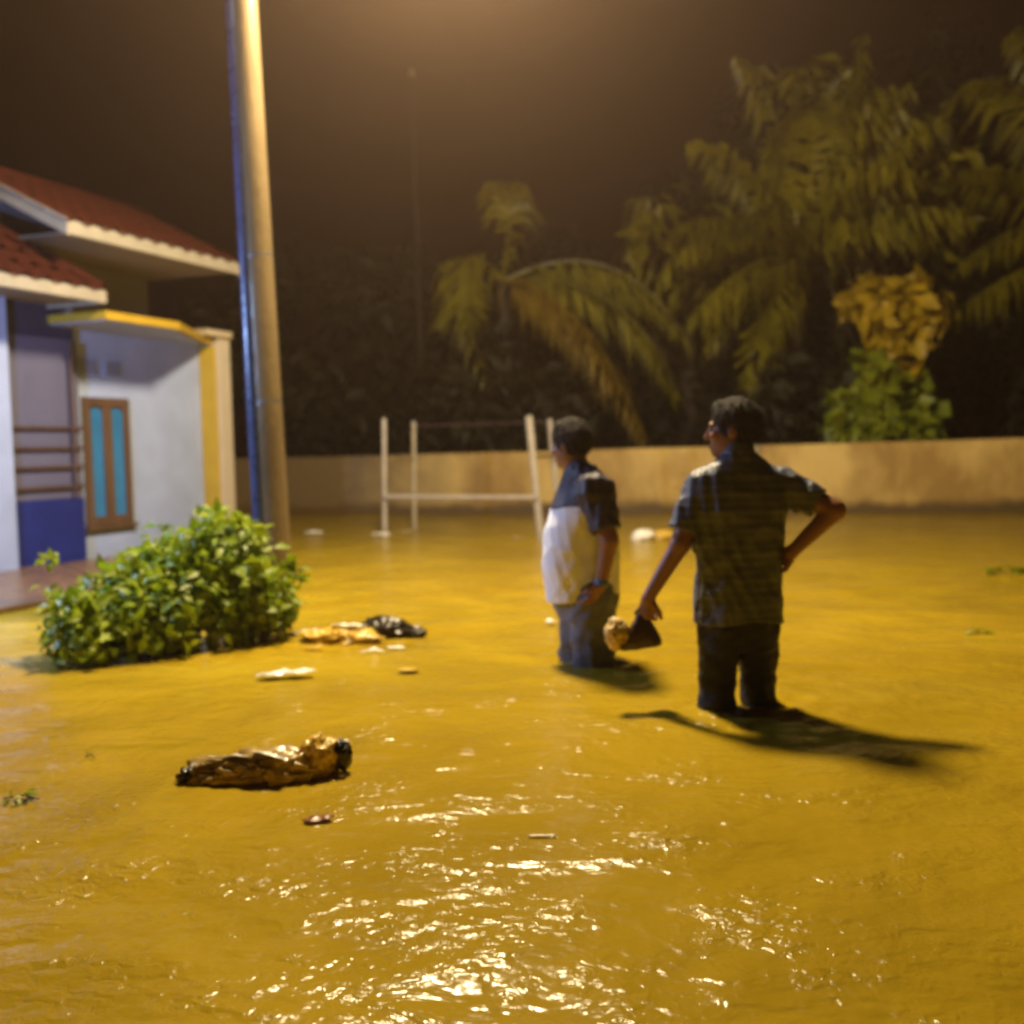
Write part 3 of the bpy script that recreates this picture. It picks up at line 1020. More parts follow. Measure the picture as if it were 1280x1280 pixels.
bb = atY(1112, 556, 16.4)
bbase = Vector((bb.x, bb.y, GROUND))
banana = thing('banana_plant', 'yellowed broad-leaved plant with drooping leaves behind the wall', 'plant', bbase)
bm = tube(bmesh.new(), [(0, 0, 0), (0.02, 0, 1.4), atY(1115, 420, 16.5) - bbase, atY(1112, 352, 16.4) - bbase], [0.13, 0.11, 0.09, 0.05], 12)
link('stalk', bm_mesh('stalk', bm), M['leaf_dry'], banana)
rgb_ = random.Random(44)
for i, (mx_, my_, tx_, ty_, w_) in enumerate(((1072, 322, 1082, 415, 0.42), (1096, 325, 1104, 450, 0.40), (1124, 320, 1124, 460, 0.42), (1166, 318, 1148, 432, 0.44))):
    yy_ = 16.0 + rgb_.uniform(-0.2, 0.2)
    banana_leaf(banana, (atY(1114 + (mx_ - 1118) * 0.18, 362, 16.4), atY(mx_, my_, yy_), atY(tx_, ty_, yy_ - 0.1)), w_, 50 + i, bbase)
cl = []
for (px_, py_, ra, rc) in ((1088, 372, 0.38, 0.30), (1142, 370, 0.40, 0.30), (1112, 392, 0.42, 0.34), (1128, 420, 0.30, 0.28), (1116, 446, 0.20, 0.2), (1160, 385, 0.22, 0.22)):
    p = atY(px_, py_, 16.0) - bbase
    cl.append(((p.x, p.y, p.z), (ra, 0.35, rc)))
leaf_cloud('leaf_clump', cl, 330, 0.34, M['leaf_banana'], banana, 45, up=0.15, long=1.5, shell=0.45, droop=1.0)['kind'] = 'stuff'
vb_ = atY(1100, 556, 15.75)
vine = thing('leafy_bush', 'light green leafy bush rising just above the wall under the yellowed leaves', 'bush', (vb_.x, vb_.y, GROUND))
vbl = []
for (px_, py_, ra, rb, rc) in ((1066, 540, 0.34, 0.35, 0.28), (1105, 525, 0.40, 0.35, 0.45), (1142, 540, 0.32, 0.35, 0.32), (1082, 495, 0.34, 0.3, 0.34), (1120, 480, 0.30, 0.3, 0.36), (1056, 505, 0.22, 0.25, 0.16), (1148, 505, 0.20, 0.25, 0.22), (1092, 458, 0.22, 0.22, 0.26)):
    p = atY(px_, py_, 16.0)
    vbl.append(((p.x - vb_.x, p.y - vb_.y, p.z - GROUND), (ra, rb, rc)))
leaf_cloud('foliage', vbl, 1100, 0.26, M['leaf_vine'], vine, 21, up=0.3, long=1.25, shell=0.5, droop=0.8)['kind'] = 'stuff'
for k in range(4):
    c = vbl[k * 2][0]
    bm = tube(bmesh.new(), [(0.1 * k - 0.15, 0, 0), (c[0] * 0.7, c[1], c[2] * 0.6), c], [0.03, 0.025, 0.01], 6)
    link('stem', bm_mesh('stem', bm), M['twig'], vine)


def tree(label, px_, Y, crown_py, rx, rz, n, seed, leaf=0.34, m='leaf_far', lg=2.0, dr=0.4):
    f = atY(px_, 560, Y)
    base = Vector((f.x, Y, GROUND))
    root = thing('dark_tree', label, 'tree', base, group='dark trees behind the wall')
    c = atY(px_, crown_py, Y) - base
    rg = random.Random(seed)
    bm = tube(bmesh.new(), [(0, 0, 0), (0.05, 0, c.z * 0.5), (c.x * 0.9, c.y * 0.9, c.z)], [0.22, 0.17, 0.08], 10)
    for k in range(6):
        a = rg.uniform(0, 6.28)
        st = Vector((0.04, 0, c.z * rg.uniform(0.4, 0.7)))
        tube(bm, [st, st + Vector((math.cos(a) * rx * 0.5, math.sin(a) * rx * 0.5, rz * 0.35)), st + Vector((math.cos(a) * rx * 0.85, math.sin(a) * rx * 0.85, rz * 0.75))], [0.08, 0.05, 0.02], 6)
    link('trunk', bm_mesh('trunk', bm), M['bark'], root)
    bl = []
    for k in range(16):
        a, e = rg.uniform(0, 6.28), rg.uniform(-0.9, 1)
        q = rg.uniform(0.35, 0.9)
        bl.append(((c.x + math.cos(a) * rx * q, c.y + math.sin(a) * rx * q * 0.8, max(0.7, c.z + e * rz * 0.8)), (rx * rg.uniform(0.28, 0.45), rx * rg.uniform(0.28, 0.42), rz * rg.uniform(0.2, 0.34))))
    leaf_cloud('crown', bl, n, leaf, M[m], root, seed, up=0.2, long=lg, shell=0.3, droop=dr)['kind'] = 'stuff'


tree('dark leafy tree behind the wall right of the concrete pole', 410, 21.5, 420, 1.9, 2.0, 2200, 31)
tree('dark leafy tree low behind the white frame and wall', 540, 23.0, 430, 2.1, 1.9, 2200, 32)
tree('dark leafy tree behind the wall between the two palms', 760, 22.5, 400, 2.4, 2.4, 2600, 33)
tree('dark leafy tree behind the wall near the tall palm trunk', 930, 22.0, 330, 2.4, 3.0, 3000, 34)
tree('tall dark tree behind the yellowed plant and tall palm', 1120, 21.0, 240, 2.8, 3.6, 3800, 35)
tree('olive tree with long drooping leaves among the palm fronds upper right', 1085, 18.6, 210, 1.7, 2.2, 650, 38, 0.55, 'leaf_palm', 3.2, 1.2)
tree('olive leafy tree behind the wall between the palm crowns', 860, 19.4, 330, 1.6, 1.6, 420, 39, 0.5, 'leaf_palm', 3.2, 1.2)
tree('dark tree at the right edge behind the wall', 1300, 20.5, 300, 2.4, 3.6, 3000, 36)
tree('dark leafy tree behind the tiled house roof', 250, 22.5, 430, 2.2, 1.8, 2000, 37)



def undergrowth(label, px_, Y, seed, rx, top_py):
    f = atY(px_, 560, Y)
    base = Vector((f.x, Y, GROUND))
    root = thing('dark_shrub', label, 'shrub', base, group='dark undergrowth behind the wall')
    htop = atY(px_, top_py, Y).z - GROUND
    rg = random.Random(seed)
    bl = [((rg.uniform(-rx, rx), rg.uniform(-0.5, 0.5), rg.uniform(0.5, 1) * htop * 0.85), (rx * 0.45, 0.5, htop * 0.30)) for _ in range(9)]
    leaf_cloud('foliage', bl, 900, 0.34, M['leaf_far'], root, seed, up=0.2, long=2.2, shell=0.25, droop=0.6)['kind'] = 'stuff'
    for k in range(3):
        c = bl[k][0]
        bm = tube(bmesh.new(), [(0.15 * (k - 1), 0, 0), (c[0] * 0.5, c[1], c[2] * 0.6), c], [0.05, 0.035, 0.015], 6)
        link('stem', bm_mesh('stem', bm), M['bark'], root)


undergrowth('dark undergrowth behind the wall between pole and stall frame', 400, 19.6, 81, 1.5, 430)
undergrowth('dark undergrowth behind the left posts of the stall frame', 500, 20.3, 82, 1.5, 440)
undergrowth('dark undergrowth behind the wall under the left palm', 610, 20.0, 83, 1.5, 420)
undergrowth('dark undergrowth behind the wall above the man in white shirt', 720, 20.2, 84, 1.6, 430)
undergrowth('dark undergrowth behind the wall between the two men', 830, 20.0, 85, 1.6, 420)
undergrowth('low dark undergrowth in front of the tall palm trunk', 1000, 16.9, 90, 1.0, 430)
undergrowth('low dark undergrowth in front of the left palm trunk', 650, 17.9, 91, 1.0, 440)
undergrowth('dark undergrowth behind the head of the man in dark polo', 940, 19.6, 86, 1.6, 400)
undergrowth('dark undergrowth left of the light green bush behind the wall', 1030, 19.8, 87, 1.3, 390)
undergrowth('dark undergrowth right of the light green bush behind the wall', 1190, 19.4, 88, 1.6, 400)
undergrowth('dark undergrowth behind the wall at the right edge', 1290, 19.2, 89, 1.6, 390)

# thin pole far behind the wall
tp = atY(531, 560, 19.8)
thin = thing('thin_pole', 'thin pale pole standing far behind the wall left of the palms', 'pole', (tp.x, tp.y, GROUND))
bm = tube(bmesh.new(), [(0, 0, 0), (-0.03, 0, 4), (-0.06, 0, 8.6)], [0.05, 0.042, 0.03], 8)
link('shaft', bm_mesh('shaft', bm), M['bark'], thin)
bm = tube(bmesh.new(), [(-0.06, 0, 8.58), (-0.06, 0, 8.70)], [0.05, 0.02], 8)
link('cap', bm_mesh('cap', bm), M['concrete'], thin)

# ------------------------------------------------------------------ white stall frame in the water
f_a, f_b = at(481, 668), at(518, 661)
f_c, f_d = at(676, 673), at(700, 664)
fc = (f_a + f_b + f_c + f_d) / 4
stall = thing('stall_frame', 'bare white metal stall frame of four posts standing in the flood', 'frame', (fc.x, fc.y, GROUND))
o_ = Vector((fc.x, fc.y, GROUND))
tops = [atY(480, 523, f_a.y), atY(517, 527, f_b.y), atY(661, 520, f_c.y), atY(687, 524, f_d.y)]
feet = [f_a, f_b, f_c, f_d]


def bar(name, a, b, w_, parent, m):
    a, b = Vector(a), Vector(b)
    d = (b - a).normalized()
    ref = Vector((0, 0, 1)) if abs(d.z) < 0.8 else Vector((1, 0.25, 0)).normalized()
    s = d.cross(ref).normalized() * w_ / 2
    t = d.cross(s).normalized() * w_ / 2
    bm = bmesh.new()
    q = [[bm.verts.new(p + s * i + t * j) for i, j in ((-1, -1), (1, -1), (1, 1), (-1, 1))] for p in (a, b)]
    for i in range(4):
        bm.faces.new((q[0][i], q[0][(i + 1) % 4], q[1][(i + 1) % 4], q[1][i]))
    bm.faces.new(q[0][::-1]); bm.faces.new(q[1])
    bmesh.ops.recalc_face_normals(bm, faces=bm.faces[:])
    bmesh.ops.bevel(bm, geom=bm.edges[:], offset=w_ * 0.12, segments=1, affect='EDGES')
    return link(name, bm_mesh(name, bm), m, parent)


low_feet = []
for k in range(4):
    ft, tpp = feet[k], tops[k]
    dirn = (tpp - ft) / (tpp.z - ft.z)
    lowp = ft + dirn * GROUND
    low_feet.append((ft, dirn))
    bar('post', lowp - o_, tpp - o_, (0.052, 0.05, 0.074, 0.06)[k], stall, M['frame_paint'])


def on_post(k, z, dy=0.0):
    return low_feet[k][0] + low_feet[k][1] * z + Vector((0, dy, 0)) - o_


bar('long_rail', on_post(0, 0.50, -0.055), on_post(2, 0.50, -0.07), 0.042, stall, M['frame_paint'])
bar('side_rail', on_post(0, 0.98), on_post(1, 0.98), 0.035, stall, M['coping'])
bar('side_rail', on_post(2, 0.98), on_post(3, 0.98), 0.035, stall, M['coping'])
bar('top_rail', on_post(1, 1.42, 0.05), on_post(3, 1.42, 0.06), 0.014, stall, M['dark_wood'])


# ------------------------------------------------------------------ signed-distance figure building
class Field:
    def __init__(s, lo, hi, h):
        s.lo, s.h = np.array(lo, float), h
        s.n = np.ceil((np.array(hi) - s.lo) / h).astype(int) + 1
        s.F = np.full(s.n, 1.0, np.float32)

    def sub(s, lo, hi, pad):
        a = np.clip(np.floor((np.array(lo) - pad - s.lo) / s.h).astype(int), 0, s.n - 1)
        b = np.clip(np.ceil((np.array(hi) + pad - s.lo) / s.h).astype(int) + 1, 1, s.n)
        ax = [s.lo[i] + s.h * np.arange(a[i], b[i]) for i in range(3)]
        X, Y, Z = np.meshgrid(*ax, indexing='ij', sparse=True)
        return tuple(slice(a[i], b[i]) for i in range(3)), X, Y, Z

    def join(s, sl, d, k):
        f = s.F[sl]
        if k <= 0:
            s.F[sl] = np.minimum(f, d)
        else:
            hh = np.clip(k - np.abs(f - d), 0, None) / k
            s.F[sl] = np.minimum(f, d) - hh * hh * k * 0.25

    def cone(s, a, b, r1, r2, k=0.03, flat=None):
        a, b = np.array(a, float), np.array(b, float)
        m = max(r1, r2)
        sl, X, Y, Z = s.sub(np.minimum(a, b) - m, np.maximum(a, b) + m, k + 0.02)
        ba = b - a
        L = max(1e-9, (ba * ba).sum())
        t = np.clip(((X - a[0]) * ba[0] + (Y - a[1]) * ba[1] + (Z - a[2]) * ba[2]) / L, 0, 1)
        d = np.sqrt((X - a[0] - t * ba[0]) ** 2 + (Y - a[1] - t * ba[1]) ** 2 + (Z - a[2] - t * ba[2]) ** 2) - (r1 + (r2 - r1) * t)
        s.join(sl, d.astype(np.float32), k)

    def ell(s, c, r, axes=None, k=0.03, cut=False):
        c, r = np.array(c, float), np.array(r, float)
        m = r.max()
        sl, X, Y, Z = s.sub(c - m, c + m, k + 0.02)
        A = np.eye(3) if axes is None else np.array(axes, float)
        q = [(X - c[0]) * A[i][0] + (Y - c[1]) * A[i][1] + (Z - c[2]) * A[i][2] for i in range(3)]
        k0 = np.sqrt(sum((q[i] / r[i]) ** 2 for i in range(3))) + 1e-9
        k1 = np.sqrt(sum((q[i] / r[i] ** 2) ** 2 for i in range(3))) + 1e-9
        d = (k0 * (k0 - 1) / k1).astype(np.float32)
        if cut:
            f = s.F[sl]
            hh = np.clip(k - np.abs(-f - d), 0, None) / k
            s.F[sl] = np.maximum(f, -d) + hh * hh * k * 0.25
        else:
            s.join(sl, d, k)

    def torso(s, prof, k=0.03, grow=0.0, yaw=0.0):
        p = np.array(prof)
        zz = np.linspace(p[0, 0], p[-1, 0], 160)
        cols = []
        for i in range(1, 5):
            v = np.interp(zz, p[:, 0], p[:, i])
            ker = np.ones(17) / 17
            v = np.convolve(np.pad(v, 8, mode='edge'), ker, 'valid')
            cols.append(v)
        m = max(p[:, 3].max(), p[:, 4].max()) + 0.06
        lo = [p[:, 1].min() - m, p[:, 2].min() - m, p[0, 0]]
        hi = [p[:, 1].max() + m, p[:, 2].max() + m, p[-1, 0]]
        sl, X, Y, Z = s.sub(lo, hi, k + 0.02)
        z1 = Z.ravel()
        cx_, cy_, a_, b_ = [np.interp(z1, zz, v)[None, None, :] for v in cols]
        x_, y_ = X - cx_, Y - cy_
        c_, s_ = math.cos(yaw), math.sin(yaw)
        xr, yr = x_ * c_ + y_ * s_, -x_ * s_ + y_ * c_
        a_, b_ = a_ + grow, b_ + grow
        # superellipse, a little squarer than an ellipse
        r_ = ((np.abs(xr) / a_) ** 2.3 + (np.abs(yr) / b_) ** 2.3) ** (1 / 2.3) + 1e-6
        ln = np.sqrt(xr ** 2 + yr ** 2) + 1e-6
        d = ln * (1 - 1 / r_)
        d = np.where(r_ < 0.3, -np.minimum(a_, b_) * 0.7, d)
        d = np.maximum(d, np.maximum(p[0, 0] - Z, Z - p[-1, 0]))
        s.join(sl, d.astype(np.float32), k)

    def grid(s):
        return np.meshgrid(*[s.lo[i] + s.h * np.arange(s.n[i]) for i in range(3)], indexing='ij', sparse=True)

    def mesh(s, name):
        F, h = s.F, s.h
        ins = F < 0
        c = np.zeros(np.array(F.shape) - 1, np.int8)
        for i in (0, 1):
            for j in (0, 1):
                for k in (0, 1):
                    c += ins[i:i + c.shape[0], j:j + c.shape[1], k:k + c.shape[2]]
        act = (c > 0) & (c < 8)
        idx = np.full(act.shape, -1, np.int64)
        ijk = np.argwhere(act)
        idx[act] = np.arange(len(ijk))
        acc = np.zeros((len(ijk), 3)); cnt = np.zeros(len(ijk))
        corners = [(0, 0, 0), (1, 0, 0), (0, 1, 0), (1, 1, 0), (0, 0, 1), (1, 0, 1), (0, 1, 1), (1, 1, 1)]
        vals = [F[ijk[:, 0] + q[0], ijk[:, 1] + q[1], ijk[:, 2] + q[2]] for q in corners]
        for i in range(8):
            for j in range(i + 1, 8):
                a, b = np.array(corners[i]), np.array(corners[j])
                if np.abs(a - b).sum() != 1: continue
                fa, fb = vals[i], vals[j]
                x = (fa < 0) != (fb < 0)
                t = np.where(x, fa / np.where(x, fa - fb, 1), 0)
                acc += np.where(x[:, None], a + (b - a) * t[:, None], 0)
                cnt += x
        V = s.lo + h * (ijk + acc / cnt[:, None])
        faces = []
        for ax in range(3):
            u, v = [(1, 2), (2, 0), (0, 1)][ax]
            s0 = [slice(None)] * 3; s1 = [slice(None)] * 3
            s0[ax] = slice(0, -1); s1[ax] = slice(1, None)
            A, B = ins[tuple(s0)], ins[tuple(s1)]
            E = np.argwhere(A != B)
            ok = (E[:, u] > 0) & (E[:, v] > 0) & (E[:, u] < F.shape[u] - 1) & (E[:, v] < F.shape[v] - 1)
            E = E[ok]
            flip = A[E[:, 0], E[:, 1], E[:, 2]]
            def cell(du, dv):
                e = E.copy(); e[:, u] += du; e[:, v] += dv
                return idx[e[:, 0], e[:, 1], e[:, 2]]
            q = np.stack([cell(-1, -1), cell(0, -1), cell(0, 0), cell(-1, 0)], 1)
            q[~flip] = q[~flip][:, ::-1]
            faces.append(q)
        return npmesh(name, V, np.concatenate(faces))


def unit(v):
    v = np.array(v, float)
    return v / np.linalg.norm(v)


def head_axes(face, tilt=0.0):
    f = unit((face[0], face[1], tilt))
    up = np.array([0, 0, 1.0])
    up = unit(up - f * (f @ up))
    s = np.cross(f, up)
    return s, f, up          # side, forward, up


def add_head(fl, c, face, tilt=0.0, sc=1.0):
    s, f, u = head_axes(face, tilt)
    A = [s, f, u]
    P = lambda a, b, d: np.array(c) + (s * a + f * b + u * d) * sc
    fl.ell(P(0, -0.012, 0.025), np.array([0.076, 0.096, 0.092]) * sc, A, 0.02)          # skull
    fl.ell(P(0, 0.028, -0.045), np.array([0.060, 0.064, 0.070]) * sc, A, 0.03)          # face and jaw
    fl.ell(P(0, 0.066, -0.095), np.array([0.026, 0.022, 0.020]) * sc, A, 0.025)         # chin
    fl.ell(P(0, 0.080, 0.020), np.array([0.050, 0.016, 0.013]) * sc, A, 0.015)          # brow
    for q in (-1, 1):
        fl.ell(P(q * 0.032, 0.100, 0.0), np.array([0.015, 0.012, 0.009]) * sc, A, 0.014, cut=True)
        fl.ell(P(q * 0.040, 0.068, -0.026), np.array([0.022, 0.022, 0.018]) * sc, A, 0.02)
        fl.ell(P(q * 0.078, -0.012, -0.010), np.array([0.010, 0.020, 0.032]) * sc, A, 0.008)   # ear
    fl.cone(P(0, 0.086, 0.010), P(0, 0.108, -0.032), 0.008 * sc, 0.012 * sc, 0.010)       # nose
    fl.ell(P(0, 0.086, -0.066), np.array([0.026, 0.014, 0.007]) * sc, A, 0.008)          # lips
    fl.ell(P(0, 0.085, -0.077), np.array([0.022, 0.013, 0.007]) * sc, A, 0.006)
    return s, f, u


def hair_mesh(c, face, tilt=0.0, sc=1.0, seed=1, low=0.030, puff=0.0):
    c = np.array(c)
    fl = Field(c - 0.16, c + 0.17, 0.005)
    s, f, u = head_axes(face, tilt)
    A = [s, f, u]
    P = lambda a, b, d: c + (s * a + f * b + u * d) * sc
    fl.ell(P(0, -0.016, 0.030), np.array([0.083 + puff, 0.103 + puff, 0.099 + puff]) * sc, A, 0.02)
    fl.ell(P(0, 0.030, 0.092), np.array([0.052, 0.045, 0.026]) * sc, A, 0.03)
    X, Y, Z = fl.grid()
    q = [(X - c[0]) * a[0] + (Y - c[1]) * a[1] + (Z - c[2]) * a[2] for a in A]
    rs = np.random.default_rng(seed)
    nz = np.zeros(fl.F.shape, np.float32)
    for _ in range(26):
        kv = rs.normal(size=3) * 120
        nz += np.sin(X * kv[0] + Y * kv[1] + Z * kv[2] * 0.5 + rs.uniform(0, 6.28)).astype(np.float32) * 0.0008
    fl.F += nz
    plane = -(q[2] - 1.10 * q[1] + low + 0.02 * np.abs(q[0]) / 0.08)   # hairline from brow to nape
    neckp = -(q[2] + 0.085)
    fl.F = np.maximum(fl.F, np.maximum(plane, neckp) + nz * 2).astype(np.float32)
    me = fl.mesh('hair')
    nv = len(me.vertices)
    co = np.empty(nv * 3, np.float32); me.vertices.foreach_get('co', co); co = co.reshape(-1, 3)
    no = np.empty(nv * 3, np.float32); me.vertices.foreach_get('normal', no); no = no.reshape(-1, 3)
    m_ = 5200
    ii = rs.integers(0, nv, m_)
    b_, n_ = co[ii], no[ii]
    flow = np.array([0, 0, -0.75]) - f * 0.35
    d_ = n_ * 0.62 + flow + rs.normal(size=(m_, 3)) * 0.30
    d_ /= np.linalg.norm(d_, axis=1, keepdims=True)
    sd_ = np.cross(d_, n_); sd_ /= np.linalg.norm(sd_, axis=1, keepdims=True) + 1e-6
    L_ = rs.uniform(0.010, 0.024, (m_, 1))
    VV = np.stack([b_ - sd_ * 0.0011, b_ + sd_ * 0.0011, b_ + d_ * L_], 1).reshape(-1, 3)
    st = npmesh('strands', VV, np.arange(m_ * 3).reshape(-1, 3))
    bmx = bmesh.new(); bmx.from_mesh(me); bmx.from_mesh(st)
    bpy.data.meshes.remove(st); bpy.data.meshes.remove(me)
    return bm_mesh('hair', bmx)


def add_hand(fl, wrist, direction, palm_n, curl=0.5, thumb_side=1, sc=1.0, grip=False):
    d = unit(direction)
    n = unit(np.array(palm_n) - d * (np.array(palm_n) @ d))
    s = np.cross(d, n) * thumb_side
    w = np.array(wrist, float)
    fl.ell(w + d * 0.045 * sc, np.array([0.052, 0.038, 0.016]) * sc, [d, s, n], 0.02)
    for i, (off, ln) in enumerate(((0.028, 0.072), (0.009, 0.080), (-0.010, 0.074), (-0.028, 0.058))):
        b0 = w + (d * 0.080 + s * off) * sc
        a1 = curl * (0.7 if not grip else 1.3) + 0.05 * i
        d1 = d * math.cos(a1) + n * math.sin(a1)
        b1 = b0 + d1 * ln * 0.5 * sc
        a2 = a1 + curl * (0.9 if not grip else 1.5)
        d2 = d * math.cos(a2) + n * math.sin(a2)
        b2 = b1 + d2 * ln * 0.5 * sc
        fl.cone(b0, b1, 0.0095 * sc, 0.0088 * sc, 0.006)
        fl.cone(b1, b2, 0.0088 * sc, 0.0075 * sc, 0.003)
    t0 = w + (d * 0.025 + s * 0.030) * sc
    t1 = t0 + (d * 0.030 + s * 0.022 + n * 0.012) * sc
    t2 = t1 + (d * 0.028 + s * 0.004 + n * 0.016) * sc
    fl.cone(t0, t1, 0.013 * sc, 0.011 * sc, 0.012)
    fl.cone(t1, t2, 0.011 * sc, 0.008 * sc, 0.004)


def folds(fl, seed, amp, zscale=0.45, freq=26, n=10, zmask=None):
    rs = np.random.default_rng(seed)
    X, Y, Z = fl.grid()
    w = np.zeros(fl.F.shape, np.float32)
    for _ in range(n):
        kv = rs.normal(size=3) * freq * np.array([1, 1, zscale])
        ph = rs.uniform(0, 6.28)
        v = np.sin(X * kv[0] + Y * kv[1] + Z * kv[2] + ph + 1.5 * np.sin(Z * rs.uniform(5, 14) + X * rs.uniform(-9, 9) + ph))
        w += (1 - np.abs(v)).astype(np.float32)
    w = (w - w.mean()) * amp
    if zmask is not None:
        w = w * zmask(Z).astype(np.float32)
    fl.F -= w


def eyes(parent, c, face, tilt, sc=1.0):
    s, f, u = head_axes(face, tilt)
    for q in (-1, 1):
        p = np.array(c) + (s * q * 0.032 + f * 0.079 + u * 0.0) * sc
        bm = bmesh.new()
        bmesh.ops.create_uvsphere(bm, u_segments=10, v_segments=8, radius=0.0115 * sc)
        for v in bm.verts: v.co += Vector(p)
        link('eye', bm_mesh('eye', bm), M['eye'], parent, smooth=True)


# ------------------------------------------------------------------ man in the dark shirt, seen from behind
fa = at(930, 884)
manA = thing('person', 'man in dark striped polo and black trousers, hand on hip, seen from behind', 'person', (fa.x, fa.y, GROUND), group='people wading in the flood')
lo_, hi_ = (-0.56, -0.34, -0.005), (0.52, 0.36, 1.84)
HA, FACEA = (-0.035, 0.02, 1.612), (-0.93, 0.36)
LS, LE, LW = (-0.165, 0.01, 1.385), (-0.262, -0.02, 1.145), (-0.392, 0.03, 0.915)
RS, RE, RW = (0.165, 0.0, 1.385), (0.350, -0.10, 1.275), (0.188, -0.055, 1.105)
LH, LK, LA_ = (-0.098, 0.0, 0.80), (-0.122, -0.03, 0.48), (-0.122, -0.06, 0.08)
RH, RK, RA_ = (0.062, 0.02, 0.80), (0.078, 0.07, 0.48), (0.085, 0.10, 0.08)
profA = [(0.80, -0.020, 0.01, 0.180, 0.128), (0.95, -0.018, 0.01, 0.174, 0.125), (1.10, -0.014, 0.005, 0.170, 0.120), (1.25, -0.008, 0.0, 0.180, 0.118),
         (1.34, -0.004, 0.0, 0.190, 0.110), (1.41, 0.0, 0.0, 0.175, 0.092), (1.455, -0.005, 0.005, 0.125, 0.078), (1.49, -0.010, 0.01, 0.080, 0.066), (1.515, -0.012, 0.012, 0.064, 0.062)]
fl = Field(lo_, hi_, 0.006)
fl.torso(profA, grow=-0.020)
fl.cone((-0.012, 0.01, 1.42), (-0.028, 0.015, 1.56), 0.058, 0.054, 0.03)
add_head(fl, HA, FACEA)
fl.cone(LS, LE, 0.052, 0.042, 0.03); fl.cone(LE, LW, 0.042, 0.027, 0.015)
fl.cone(RS, RE, 0.052, 0.042, 0.03); fl.cone(RE, RW, 0.042, 0.027, 0.015)
add_hand(fl, LW, (-0.10, 0.02, -1), (0.5, 0.85, 0), 0.95, 1, grip=True)
add_hand(fl, RW, (-0.55, 0.65, -0.45), (-0.75, -0.5, -0.1), 0.35, -1)
for (h_, k_, a_) in ((LH, LK, LA_), (RH, RK, RA_)):
    fl.cone(h_, k_, 0.075, 0.052, 0.03); fl.cone(k_, a_, 0.052, 0.036, 0.02)
    fl.cone(a_, (a_[0] - 0.02, a_[1] + 0.16, 0.03), 0.038, 0.028, 0.02)
body = link('body', fl.mesh('body'), M['skin'], manA, smooth=True)
link('hair', hair_mesh(HA, FACEA, seed=4, puff=0.004), M['hair'], manA, smooth=True)
eyes(manA, HA, FACEA, 0)

fl = Field((-0.42, -0.26, 0.74), (0.46, 0.26, 1.60), 0.006)
fl.torso([(0.78,) + profA[0][1:]] + profA[1:], 0.04, grow=0.006)
fl.cone(LS, (LE[0] + 0.004, LE[1], LE[2] + 0.035), 0.072, 0.066, 0.05)
fl.cone(RS, (0.305, -0.075, 1.30), 0.072, 0.062, 0.05)
folds(fl, 3, 0.0040, zscale=0.9, freq=20)
X, Y, Z = fl.grid()
fl.F = np.maximum(fl.F, (0.815 + 0.012 * np.sin(X * 17 + 1) - 0.02 * X - Z).astype(np.float32))
# sleeve ends
for (s_, e_, tt) in ((LS, LE, 0.80), (RS, RE, 0.70)):
    s_, e_ = np.array(s_), np.array(e_)
    d = unit(e_ - s_); L = np.linalg.norm(e_ - s_)
    cut = (X - s_[0]) * d[0] + (Y - s_[1]) * d[1] + (Z - s_[2]) * d[2] - tt * L
    side = (np.abs(X) - 0.205) * 1.0
    region = np.minimum(cut, np.abs(X) + 0 * Y + 0 * Z - (0.21 if s_[0] < 0 else 0.20))
    region = np.where((X < 0) == (s_[0] < 0), region, -1)
    fl.F = np.maximum(fl.F, region.astype(np.float32))
# neck opening
nk = np.sqrt((X + 0.02) ** 2 + (Y - 0.035) ** 2) - 0.055
fl.F = np.maximum(fl.F, np.where(Z > 1.495, -nk, -1).astype(np.float32))
shirt = link('shirt', fl.mesh('shirt'), M['polo'], manA, smooth=True)
fl = Field((-0.16, -0.12, 1.42), (0.12, 0.15, 1.60), 0.005)
fl.cone((-0.012, 0.008, 1.46), (-0.020, 0.012, 1.535), 0.080, 0.068, 0.0)
X, Y, Z = fl.grid()
zz = Z - 0.18 * (Y - 0.01) * -1
fl.F = np.maximum(fl.F, np.maximum(zz - 1.548, 1.475 - zz)).astype(np.float32)
fl.F = np.maximum(fl.F, -(np.sqrt((X + 0.017) ** 2 + (Y - 0.011) ** 2) - 0.060) + 0 * Z).astype(np.float32)
link('collar', fl.mesh('collar'), M['polo'], shirt, smooth=True)

fl = Field((-0.26, -0.22, 0.03), (0.24, 0.26, 0.96), 0.006)
fl.torso([(0.70, -0.02, 0.01, 0.150, 0.115), (0.78, -0.02, 0.01, 0.170, 0.122), (0.88, -0.018, 0.01, 0.168, 0.118), (0.94, -0.018, 0.01, 0.160, 0.112)], 0.03)
for (h_, k_, a_) in ((LH, LK, LA_), (RH, RK, RA_)):
    fl.cone(h_, k_, 0.090, 0.073, 0.025); fl.cone(k_, a_, 0.073, 0.062, 0.02)
folds(fl, 8, 0.0042, zscale=1.2, freq=18, zmask=lambda z: np.clip(1.4 - z, 0.4, 1))
link('trousers', fl.mesh('trousers'), M['trouser_black'], manA, smooth=True)

